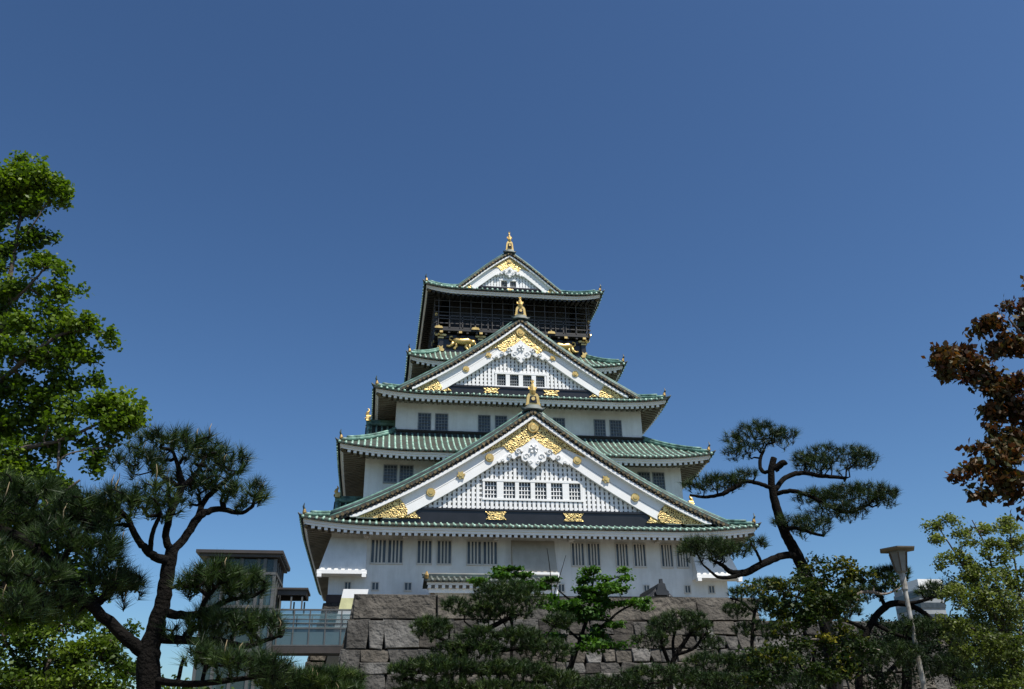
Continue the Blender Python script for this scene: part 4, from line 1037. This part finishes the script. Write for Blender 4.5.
# --- black pine close by on one side
def near_pine():
    Y = 8.6
    wood = [
        [(146,760,Y,26.1),(148,700,Y,23.5),(149,655,Y,20.9),(156,628,Y,16.5),(163,600,Y,13.9),(168,570,Y,13.1),(172,550,Y,11.3)],
        [(146,655,Y,13.9),(120,632,Y-.1,11.3),(86,601,Y-.2,10.4),(65,578,Y-.25,9.6),(40,553,Y-.3,7.8),(18,536,Y-.3,8.7),(-20,524,Y-.3,7.0)],
        [(86,601,Y-.2,6.1),(60,598,Y-.5,5.2),(30,590,Y-.7,4.3),(-8,588,Y-.8,3.5)],
        [(60,575,Y-.25,6.1),(66,555,Y-.5,5.2),(80,540,Y-.5,4.3),(95,520,Y-.4,3.5)],
        [(95,608,Y-.1,5.2),(108,595,Y+.2,4.3),(124,578,Y+.3,3.5)],
        [(30,545,Y-.3,5.2),(25,525,Y-.2,4.3),(34,505,Y-.1,3.5)],
        [(171,553,Y,8.7),(186,536,Y+.1,7.8),(197,519,Y+.15,7.8),(215,509,Y+.2,6.1),(240,513,Y+.2,4.3),(252,507,Y+.2,3.5)],
        [(171,553,Y,7.8),(166,536,Y,6.5),(171,512,Y-.1,7.0),(181,488,Y-.1,7.0),(178,466,Y-.1,4.3),(172,450,Y-.1,2.6)],
        [(181,488,Y-.1,6.1),(196,474,Y,4.3),(206,455,Y+.1,3.5)],
        [(181,488,Y-.1,5.2),(165,478,Y-.2,4.3),(150,466,Y-.3,3.5)],
        [(197,519,Y+.15,6.1),(205,500,Y+.4,5.2),(222,484,Y+.4,4.3),(236,472,Y+.4,2.6)],
        [(168,562,Y,9.6),(150,553,Y-.2,7.8),(138,540,Y-.3,6.1),(128,520,Y-.4,5.2),(118,508,Y-.4,3.5)],
        [(150,553,Y-.2,5.2),(152,535,Y-.3,4.3),(160,515,Y-.3,3.5)],
        [(160,612,Y,8.7),(180,615,Y,7.8),(200,614,Y,7.0),(215,607,Y+.1,6.1),(230,600,Y+.15,4.3),(252,596,Y+.2,2.6)],
        [(200,614,Y,5.2),(205,600,Y-.1,4.3),(215,588,Y-.1,3.5)],
        [(155,638,Y,9.6),(185,640,Y,7.8),(222,642,Y+.1,7.0),(245,646,Y+.15,5.2),(264,641,Y+.2,4.3),(280,636,Y+.2,2.6)],
        [(152,680,Y,7.0),(190,684,Y-.3,6.1),(230,680,Y-.4,5.2),(262,676,Y-.4,3.5)],
    ]
    pads = [  # px, py, Y, rx, ry, depth m, shoots
        (178,446,Y-.1,40,14,.45,52), (222,463,Y+.3,26,16,.4,34), (140,464,Y-.3,24,14,.4,24), (246,494,Y+.2,22,15,.32,28), (200,488,Y+.2,34,16,.4,34),
        (130,505,Y-.4,24,17,.4,30), (160,500,Y-.3,22,15,.4,24), (112,530,Y-.4,16,12,.3,12),
        (88,508,Y-.4,26,14,.4,34), (40,498,Y-.1,30,16,.4,38), (8,520,Y-.3,22,18,.4,28), (60,540,Y-.5,30,16,.4,34), (115,575,Y+.3,22,15,.35,18), (30,575,Y-.7,34,14,.4,30), (-5,560,Y-.7,20,22,.4,30), (100,550,Y-.4,24,16,.4,36), (104,585,Y-.1,18,14,.35,26), (128,588,Y+.3,14,14,.35,20), (70,520,Y-.2,30,16,.4,34), (12,492,Y-.2,22,14,.4,26), (62,600,Y-.4,24,12,.4,22), (20,603,Y-.8,26,12,.4,24),
        (215,580,Y-.1,28,17,.4,50), (248,586,Y+.2,24,16,.35,36), (195,592,Y,18,14,.35,18),
        (222,626,Y+.1,34,15,.45,56), (205,655,Y-.3,24,11,.4,24), (262,625,Y+.2,20,15,.35,24), (180,630,Y,16,10,.3,8),
        (240,664,Y-.4,34,13,.4,44), (275,670,Y-.4,16,12,.3,18),
    ]
    pine('black_pine', (at(148,689,Y)[0], Y, 0), 'near black pine with thick dark trunk, long sideways limb and open spiky pads', wood, pads, 3, L=.15, w=.0029, per=50, more=1.4, sep=.36, low=.78, candles=40, tr=(.021,.008), bright=-.02)
near_pine()

# --- trained pine beside the keep
def niwaki():
    Y = 18.0
    wood = [
        [(838,720,Y,16.4),(830,650,Y,14.8),(820,602,Y,13.9),(806,575,Y,13.1),(796,553,Y,12.3),(786,535,Y,10.7),(778,513,Y,9.8),(773,493,Y,8.2),(771,473,Y,7.4),(774,458,Y,6.6)],
        [(774,470,Y,8.2),(781,464,Y-.1,7.4),(786,462,Y-.15,5.7)],
        [(772,488,Y,4.9),(760,484,Y-.1,4.5),(744,481,Y-.2,4.5),(735,487,Y-.2,4.9),(722,494,Y-.2,4.1),(705,497,Y-.2,3.3),(690,495,Y-.2,2.5)],
        [(773,472,Y,4.1),(762,471,Y+.1,4.1),(760,460,Y+.2,3.7),(764,450,Y+.2,2.9)],
        [(775,490,Y,5.7),(785,478,Y+.2,5.3),(802,473,Y+.3,4.9),(822,476,Y+.35,4.5),(846,478,Y+.35,3.3)],
        [(776,494,Y,4.9),(790,491,Y-.2,4.9),(805,494,Y-.3,4.5),(822,502,Y-.4,4.1),(845,512,Y-.4,4.1),(868,505,Y-.4,2.9)],
        [(784,530,Y,4.9),(795,528,Y-.4,4.1),(812,533,Y-.5,3.3),(824,536,Y-.5,2.5)],
        [(797,556,Y,7.4),(782,556,Y-.2,7.4),(762,564,Y-.4,7.4),(745,573,Y-.5,7.4),(731,572,Y-.5,5.7),(722,565,Y-.5,4.1),(712,560,Y-.5,2.5)],
        [(745,573,Y-.5,4.9),(732,577,Y-.7,4.1),(718,577,Y-.8,3.3),(708,569,Y-.8,2.5)],
        [(762,564,Y-.4,3.3),(757,553,Y-.6,2.9),(752,545,Y-.6,2.5)],
    ]
    pads = [
        (757,438,Y+.2,35,15,.8,130), (742,452,Y+.2,21,8,.6,40), (783,440,Y+.2,16,13,.6,40),
        (716,484,Y-.2,35,9,.7,110), (745,477,Y-.2,15,8,.5,34),
        (832,459,Y+.35,43,14,.9,170), (862,463,Y+.35,17,10,.6,40), (815,466,Y+.3,21,8,.6,40),
        (855,498,Y-.4,47,13,.9,190), (838,514,Y-.4,34,11,.8,90), (815,500,Y-.3,24,11,.6,60), (885,499,Y-.4,19,9,.5,40),
        (806,527,Y-.5,26,12,.7,80), (782,522,Y-.3,11,8,.4,16),
        (708,550,Y-.6,30,13,.8,120), (730,552,Y-.5,21,11,.6,60), (755,545,Y-.6,13,8,.4,26), (690,546,Y-.6,12,8,.5,26),
    ]
    pine('trained_pine', (at(838,720,Y)[0], Y, 0), 'tall trained pine with bare bending trunk and separate cloud shaped pads', wood, pads, 8, L=.185, w=.0042, per=26, more=1.3, sep=.33, low=.9, tr=(.022,.009))
niwaki()

# --- pines and shrubs below the rampart
def low_pines():
    Y = 29.0
    pine('garden_pine', (at(463,700,Y)[0], Y, 0), 'broad layered garden pine standing before the middle of the stone wall',
         [[(463,740,Y,9),(463,690,Y,8),(464,658,Y,7),(470,640,Y,6),(490,628,Y,5),(508,618,Y,4)], [(464,658,Y,5),(450,644,Y-.3,4),(436,636,Y-.4,3)], [(463,690,Y,6),(430,684,Y-.5,5),(405,678,Y-.6,3)],
          [(463,690,Y,6),(500,684,Y-.5,5),(545,682,Y-.6,3)], [(470,640,Y,5),(500,650,Y-.3,4),(530,646,Y-.3,3)]],
         [(545,650,Y-.3,30,12,1.0,80),(455,605,Y,14,9,.8,30),(560,622,Y+.2,18,9,.8,40),(470,650,Y-.4,40,10,1.0,90),(508,600,Y,38,19,1.2,170),(490,612,Y,28,10,1.0,70),(432,628,Y-.4,22,11,1.0,70),(480,637,Y-.3,24,10,1.0,70),(520,638,Y-.3,26,12,1.0,80),(440,668,Y-.6,44,12,1.3,140),(510,672,Y-.6,46,12,1.3,140),(560,680,Y-.6,24,10,1.0,60),(400,672,Y-.6,14,9,.8,40),(470,690,Y-.8,80,10,1.2,160)],
         11, L=.21, w=.009, per=26, more=2.2, sep=.36, low=.7, tr=(.03,.012), bright=.05)
    Y = 38.0
    pine('umbrella_pine', (at(672,672,Y)[0], Y, 0), 'small pine with fan of twisting bare stems and rounded cap against stone wall',
         [[(670,720,Y,7),(671,672,Y,6),(676,655,Y,5),(686,640,Y,4),(694,628,Y,3)], [(671,668,Y,4),(664,650,Y-.2,4),(660,635,Y-.2,3)], [(674,658,Y,4),(673,642,Y+.3,3),(676,628,Y+.3,2.5)], [(676,655,Y,3.5),(694,648,Y-.3,3),(704,634,Y-.3,2.5)]],
         [(650,640,Y-.3,20,10,1.2,50),(712,645,Y-.3,14,9,1.0,36),(682,622,Y,32,12,1.4,120),(664,626,Y-.2,20,9,1.0,50),(702,630,Y-.2,12,9,.9,34)], 12, L=.24, w=.010, per=22, more=1.7, sep=.38, tr=(.045,.016))
    Y = 13.5
    pine('low_pine', (at(318,700,Y)[0], Y, 0), 'low spreading young pine under the footbridge', 
         [[(315,760,Y,8),(316,705,Y,7),(318,690,Y,5),(330,680,Y,4)], [(316,700,Y,5),(290,690,Y-.2,4),(272,684,Y-.3,3)], [(318,692,Y,4),(345,684,Y+.2,3),(362,680,Y+.2,2.5)]],
         [(318,678,Y,24,9,.6,60),(345,677,Y+.2,20,8,.5,50),(290,680,Y-.2,20,9,.5,44),(268,676,Y-.3,14,9,.4,26),(315,690,Y,50,8,.6,60)], 14, L=.16, w=.0046, per=46, more=2.0, sep=.36, candles=14, tr=(.018,.006), bright=.08)
    Y = 30.0
    pine('spreading_pine', (at(735,690,Y)[0], Y, 0), 'dark spreading pine filling the foot of the wall under the trained pine',
         [[(735,750,Y,9),(733,695,Y,7),(728,676,Y,5)], [(733,690,Y,5),(700,682,Y-.3,4),(665,680,Y-.4,3)], [(733,690,Y,5),(765,676,Y+.3,4),(790,668,Y+.3,3)]],
         [(720,662,Y,40,10,1.2,120),(660,676,Y-.4,44,11,1.3,140),(770,662,Y+.3,36,12,1.2,120),(610,684,Y-.4,36,9,1.2,90),(715,682,Y-.8,60,9,1.2,120),(800,684,Y,40,12,1.2,110)], 15, L=.2, w=.010, per=26, more=1.7, sep=.36, tr=(.03,.012), bright=-.05)
    Y = 33.0
    pine('ragged_pine', (at(752,640,Y)[0], Y, 0), 'thin ragged pine at the corner between the keep and the shrubs',
         [[(752,720,Y,5),(752,650,Y,4),(754,615,Y,3.5),(762,595,Y,3),(768,582,Y,2)], [(754,612,Y,3),(742,602,Y,2.5),(730,598,Y,2)], [(754,630,Y,3),(775,622,Y,2.5),(795,615,Y,2)]],
         [(745,594,Y,20,8,.9,46),(768,585,Y,16,9,.8,40),(775,606,Y,26,10,1.0,70),(735,610,Y,16,8,.8,36),(760,630,Y,30,10,1.0,60)], 16, L=.2, w=.010, per=24, more=2.0, sep=.38, tr=(.03,.012))
    Y = 20.5
    pine('leaning_pine', (at(862,660,Y)[0], Y, 0), 'dark leaning pine with a long drooping bough below the lamp',
         [[(858,740,Y,9),(860,670,Y,8),(868,630,Y,7),(885,607,Y,7),(905,604,Y-.1,6),(930,618,Y-.2,5),(950,643,Y-.2,4),(975,652,Y-.2,3)], [(885,607,Y,4.5),(880,590,Y+.2,4),(893,578,Y+.2,3)], [(905,604,Y-.1,4),(925,600,Y-.3,3.5),(945,592,Y-.3,3)],
          [(868,630,Y,5),(845,620,Y,4),(820,612,Y,3)], [(872,622,Y,5),(895,634,Y-.4,4),(915,640,Y-.4,3)]],
         [(940,590,Y-.3,24,9,.7,66),(890,574,Y+.2,22,8,.7,60),(868,592,Y+.2,20,9,.7,46),(920,630,Y-.4,34,12,.8,90),(965,632,Y-.3,30,14,.8,80),(840,612,Y,24,10,.7,60),(890,655,Y-.4,40,14,.9,110),(960,665,Y-.4,40,14,.9,110)], 17, L=.16, w=.006, per=32, more=1.8, sep=.38, tr=(.022,.008), bright=-.08)
low_pines()

def big_trees():
    Y = 13.5
    broadleaf('camphor_tree', (-6.2, 13.5, 0), 'big broadleaf tree with fresh bright green leaves rising above the near pine',
        [[(-60,760,Y,22.00),(-45,640,Y,19.00),(-30,540,Y,15.00),(-15,440,Y,11.00),(-5,360,Y,8.00),(8,290,Y,5.00),(18,230,Y,3.00),(26,185,Y,1.50)],
         [(-20,470,Y,7.00),(20,450,Y-.4,5.00),(60,440,Y-.6,3.50),(95,425,Y-.6,2.50),(125,408,Y-.6,1.50)], [(-8,390,Y,5.00),(25,360,Y-.5,4.00),(60,335,Y-.6,3.00),(95,328,Y-.6,1.50)],
         [(3,310,Y,3.50),(25,290,Y-.4,2.50),(45,268,Y-.5,1.50)], [(-30,540,Y,7.00),(10,520,Y-.5,5.00),(50,500,Y-.6,3.00),(80,480,Y-.6,2.00)], [(14,250,Y,2.50),(35,222,Y-.2,1.50),(50,196,Y-.2,1.00)], [(60,440,Y-.6,2.50),(58,470,Y-.7,2.00),(66,455,Y-.8,1.50),(108,446,Y-.6,1.50)]],
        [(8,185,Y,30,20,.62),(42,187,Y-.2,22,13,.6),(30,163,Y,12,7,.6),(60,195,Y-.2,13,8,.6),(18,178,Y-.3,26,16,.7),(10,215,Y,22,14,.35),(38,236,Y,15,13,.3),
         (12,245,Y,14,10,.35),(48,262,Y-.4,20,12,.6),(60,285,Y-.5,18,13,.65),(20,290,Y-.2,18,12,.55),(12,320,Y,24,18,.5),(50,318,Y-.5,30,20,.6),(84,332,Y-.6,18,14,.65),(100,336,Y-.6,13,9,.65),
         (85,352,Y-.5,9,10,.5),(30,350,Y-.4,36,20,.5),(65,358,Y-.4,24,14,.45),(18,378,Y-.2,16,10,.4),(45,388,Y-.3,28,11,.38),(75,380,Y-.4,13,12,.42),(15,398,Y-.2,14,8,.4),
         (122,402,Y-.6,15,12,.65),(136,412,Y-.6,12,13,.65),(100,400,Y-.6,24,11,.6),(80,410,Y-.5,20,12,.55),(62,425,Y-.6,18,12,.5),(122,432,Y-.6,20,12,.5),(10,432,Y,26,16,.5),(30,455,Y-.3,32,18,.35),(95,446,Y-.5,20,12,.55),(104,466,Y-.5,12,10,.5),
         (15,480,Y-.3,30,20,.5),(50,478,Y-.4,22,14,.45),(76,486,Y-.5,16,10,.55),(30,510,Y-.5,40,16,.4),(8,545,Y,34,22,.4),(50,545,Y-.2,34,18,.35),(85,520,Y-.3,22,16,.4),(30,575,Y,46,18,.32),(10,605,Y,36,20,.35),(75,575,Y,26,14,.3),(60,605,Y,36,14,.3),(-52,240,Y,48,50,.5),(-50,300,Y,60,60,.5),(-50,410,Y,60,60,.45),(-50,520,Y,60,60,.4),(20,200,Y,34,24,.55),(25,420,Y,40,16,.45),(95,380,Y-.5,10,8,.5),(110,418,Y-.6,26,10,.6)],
        21, 'leaf_camphor', 0.078, 17, clump=.17, per=15, dep=.8, tw=(.02,.005), aspect=0.72)
    Y = 17
    broadleaf('leafy_bush', (at(50,700,Y)[0], Y, 0), 'bright green leafy bush below the long pine limb',
        [[(40,780,Y,8.00),(45,700,Y,6.00),(50,650,Y,4.00),(60,625,Y,2.00)], [(45,700,Y,4.00),(90,670,Y-.3,3.00),(110,640,Y-.4,1.50)], [(45,690,Y,4.00),(10,650,Y,3.00),(-5,610,Y,1.50)]],
        [(75,645,Y-.3,36,15,.7),(40,632,Y-.2,26,16,.6),(108,650,Y-.4,18,14,.5),(10,625,Y,30,24,.5),(20,600,Y,26,12,.55),(45,672,Y-.5,44,16,.55),(100,680,Y-.5,30,14,.45),(5,668,Y,26,20,.4),(60,605,Y-.2,18,8,.45),(30,620,Y+.6,40,22,.3),(70,665,Y+.6,60,22,.3),(15,690,Y,40,16,.3),(70,695,Y,50,14,.3),(95,655,Y-.2,26,14,.5),(122,668,Y-.2,20,12,.45),(84,622,Y,24,12,.5),(118,636,Y+.2,14,10,.5),(110,690,Y-.5,36,10,.45),(190,690,Y-.6,50,8,.35)],
        22, 'leaf_bush', .085, 16, clump=.2, per=13, dep=.9, cat='bush', aspect=0.68)
    Y = 11.5
    broadleaf('red_leaf_tree', (at(1075,700,Y)[0], Y, 0), 'tree with hanging red brown leaves high beside the picture edge',
        [[(1075,760,Y,28.00),(1070,600,Y,22.40),(1060,480,Y,16.80),(1055,400,Y,11.20),(1050,330,Y,7.00)], [(1060,450,Y,8.40),(1030,420,Y-.2,5.60),(1000,385,Y-.3,3.50),(965,365,Y-.3,2.10)], [(1062,490,Y,7.00),(1030,475,Y-.2,4.90),(1000,468,Y-.3,2.80),(978,470,Y-.3,2.10)], [(1055,380,Y,7.00),(1030,345,Y-.2,4.20),(1010,320,Y-.2,2.10)]],
        [(1016,312,Y-.2,20,14,.45),(992,330,Y-.3,22,13,.4),(1010,345,Y-.3,28,16,.35),(958,350,Y-.3,22,11,.45),(939,366,Y-.3,14,10,.5),(950,372,Y-.3,18,9,.45),(978,372,Y-.3,26,14,.35),(1005,385,Y-.3,26,16,.3),(985,390,Y-.3,16,8,.3),(1020,410,Y-.2,18,18,.25),(1014,440,Y-.2,22,14,.35),(996,455,Y-.3,24,14,.4),(980,470,Y-.3,17,10,.45),(964,474,Y-.3,9,9,.5),(940,356,Y-.3,10,7,.5),(1008,480,Y-.2,24,15,.3),(985,492,Y-.3,16,7,.4),(1040,340,Y,24,40,.3),(1045,440,Y,24,50,.3),(1018,495,Y-.2,10,7,.4),(1000,410,Y-.2,22,14,.35),(995,432,Y-.2,16,10,.35),(1000,470,Y-.4,22,12,.35),(1085,320,Y,40,40,.4),(1100,400,Y,50,50,.4),(1095,470,Y,45,40,.35),(1060,520,Y,34,24,.4),(1060,280,Y,30,24,.45)],
        23, 'leaf_red', 0.11, 16, clump=.16, per=12, dep=.7, droop=.9, tw=(.014,.004), aspect=0.6, up=.4)
    Y = 16.0
    broadleaf('yellow_green_tree', (at(1020,720,Y)[0], Y, 0), 'feathery tree with pale yellow green leaves on upright sprigs, low beside the picture edge',
        [[(1030,780,Y,9.00),(1025,690,Y,7.00),(1005,640,Y,5.00),(985,600,Y,3.50),(960,560,Y,2.00),(938,527,Y,1.00)], [(1005,640,Y,3.50),(998,590,Y-.2,2.50),(985,545,Y-.2,1.50),(972,520,Y-.2,1.00)], [(1020,670,Y,4.00),(1020,600,Y,2.50),(1012,545,Y,1.50),(1008,522,Y,1.00)], [(1005,640,Y,3.00),(975,630,Y-.3,2.50),(950,615,Y-.3,1.50)]],
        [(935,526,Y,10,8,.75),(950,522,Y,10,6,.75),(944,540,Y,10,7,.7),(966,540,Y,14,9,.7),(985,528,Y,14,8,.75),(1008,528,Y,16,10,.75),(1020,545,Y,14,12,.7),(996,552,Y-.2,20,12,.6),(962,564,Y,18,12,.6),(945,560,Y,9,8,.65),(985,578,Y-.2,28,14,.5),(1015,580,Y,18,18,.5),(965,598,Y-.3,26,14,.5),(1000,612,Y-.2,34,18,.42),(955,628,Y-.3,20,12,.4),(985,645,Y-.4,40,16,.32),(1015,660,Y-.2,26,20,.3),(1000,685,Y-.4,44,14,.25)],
        24, 'leaf_yellow', 0.066, 22, clump=.15, per=13, dep=.9, tw=(.014,.004), aspect=0.6)
    Y = 15.0
    broadleaf('glossy_shrub_tree', (at(838,700,Y)[0], Y, 0), 'small tree of glossy dark leaves with yellow tips in front of the trained pine trunk',
        [[(842,760,Y,7.70),(840,690,Y,7.00),(838,650,Y,6.30),(828,622,Y,5.60),(820,600,Y,4.20),(815,580,Y,2.80)], [(828,622,Y,4.20),(845,606,Y-.1,3.85),(862,592,Y-.1,3.50),(885,594,Y-.1,2.45),(900,588,Y-.1,1.40)], [(824,610,Y,3.50),(800,598,Y-.2,2.80),(778,590,Y-.2,1.75)], [(838,650,Y,3.50),(820,640,Y-.4,2.80),(806,640,Y-.4,1.40)], [(838,655,Y,3.50),(862,648,Y-.3,2.80),(880,650,Y-.3,1.40)]],
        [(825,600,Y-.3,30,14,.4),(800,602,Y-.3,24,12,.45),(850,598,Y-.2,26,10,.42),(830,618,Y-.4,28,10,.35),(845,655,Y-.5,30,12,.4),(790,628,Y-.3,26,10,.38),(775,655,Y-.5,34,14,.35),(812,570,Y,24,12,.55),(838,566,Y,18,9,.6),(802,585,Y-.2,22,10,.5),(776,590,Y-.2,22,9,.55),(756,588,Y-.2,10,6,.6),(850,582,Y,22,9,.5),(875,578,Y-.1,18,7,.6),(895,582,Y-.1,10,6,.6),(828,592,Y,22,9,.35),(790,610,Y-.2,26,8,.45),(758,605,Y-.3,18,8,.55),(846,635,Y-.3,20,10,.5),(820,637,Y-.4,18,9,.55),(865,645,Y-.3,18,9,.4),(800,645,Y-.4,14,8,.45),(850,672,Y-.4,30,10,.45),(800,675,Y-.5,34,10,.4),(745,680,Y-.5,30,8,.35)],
        25, 'leaf_holly', .075, 16, bark='bark_pale', clump=.16, per=11, dep=.7, tw=(.016,.005), aspect=0.66)
    Y = 33.0
    broadleaf('young_maple', (at(568,700,Y)[0], Y, 0), 'young maple with flat sprays of fresh green leaves before the stone wall',
        [[(562,750,Y,7.00),(564,690,Y,6.30),(572,662,Y,5.60),(580,640,Y,4.20),(588,615,Y,3.50),(592,590,Y,2.10),(594,572,Y,1.40)], [(576,650,Y,3.50),(600,628,Y-.3,2.80),(622,610,Y-.4,2.10),(640,602,Y-.4,1.40)], [(580,640,Y,2.80),(562,625,Y,2.10),(548,618,Y,1.40)], [(588,615,Y,2.10),(570,600,Y,1.75),(558,590,Y,1.40)], [(590,595,Y,2.10),(610,580,Y-.2,1.40),(625,575,Y-.2,1.05)], [(552,640,Y,1.40),(552,600,Y,1.05),(550,570,Y,0.84),(547,548,Y,0.56)], [(552,600,Y,0.84),(560,575,Y,0.70),(566,555,Y,0.49)]],
        [(580,608,Y-.2,30,5,.5),(600,590,Y-.2,30,4,.6),(560,608,Y,22,5,.5),(620,588,Y-.3,20,4,.6),(596,645,Y-.3,26,6,.35),(594,572,Y,22,2,.6),(614,578,Y-.2,17,2,.65),(574,580,Y,17,2,.6),(625,570,Y-.2,8,2,.65),(596,588,Y,29,3,.5),(570,598,Y,20,3,.5),(604,602,Y-.2,31,3,.5),(634,600,Y-.4,20,3,.45),(646,608,Y-.4,11,3,.4),(585,616,Y,31,4,.45),(610,625,Y-.3,24,3,.4),(556,622,Y,17,3,.5),(550,636,Y,13,4,.4),(590,634,Y,22,3,.35)],
        26, 'leaf_maple', 0.15, 30, bark='bark_dark', clump=.3, cz=.45, per=12, dep=1.6, droop=.15, tw=(.03,.01), up=1.2, aspect=0.8)
    Y = 36.0
    broadleaf('sapling', (at(515,690,Y)[0], Y, 0), 'leafy sapling showing above the layered garden pine against the white wall',
        [[(512,740,Y,3.60),(512,640,Y,3.00),(512,600,Y,2.40),(510,580,Y,1.80),(508,566,Y,1.20)], [(512,600,Y,1.80),(535,585,Y,1.20),(552,580,Y,0.90)], [(512,605,Y,1.80),(490,590,Y,1.20),(480,580,Y,0.90)]],
        [(510,568,Y,15,4,.55),(498,577,Y,16,5,.5),(524,573,Y,14,4,.55),(540,582,Y,14,5,.5),(484,584,Y,12,5,.5),(512,588,Y,26,6,.4),(548,590,Y,10,5,.45)],
        27, 'leaf_maple', 0.16, 26, bark='bark_dark', clump=.3, cz=.25, per=12, dep=1.6, droop=.15, tw=(.025,.008), up=1.1, aspect=0.8, tone=.4)
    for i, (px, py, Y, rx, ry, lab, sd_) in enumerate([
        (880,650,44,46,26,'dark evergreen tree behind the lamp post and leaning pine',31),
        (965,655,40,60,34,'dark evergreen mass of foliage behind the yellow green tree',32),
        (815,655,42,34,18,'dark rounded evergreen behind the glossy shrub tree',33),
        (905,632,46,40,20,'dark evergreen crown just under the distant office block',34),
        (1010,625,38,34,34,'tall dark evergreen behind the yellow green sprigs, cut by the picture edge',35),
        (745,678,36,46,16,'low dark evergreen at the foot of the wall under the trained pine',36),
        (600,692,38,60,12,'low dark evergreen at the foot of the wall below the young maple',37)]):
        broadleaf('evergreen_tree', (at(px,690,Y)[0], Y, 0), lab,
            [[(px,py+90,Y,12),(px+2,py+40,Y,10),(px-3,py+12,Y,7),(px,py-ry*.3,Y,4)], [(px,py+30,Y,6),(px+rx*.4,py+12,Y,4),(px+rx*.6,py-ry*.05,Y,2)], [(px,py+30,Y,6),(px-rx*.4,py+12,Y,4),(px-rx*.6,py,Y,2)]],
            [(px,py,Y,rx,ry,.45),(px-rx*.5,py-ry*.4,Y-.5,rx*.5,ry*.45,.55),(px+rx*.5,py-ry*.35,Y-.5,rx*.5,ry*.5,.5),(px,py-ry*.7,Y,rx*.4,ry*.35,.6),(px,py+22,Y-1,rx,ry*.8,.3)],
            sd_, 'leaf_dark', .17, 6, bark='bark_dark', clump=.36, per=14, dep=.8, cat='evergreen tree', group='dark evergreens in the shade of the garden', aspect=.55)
big_trees()
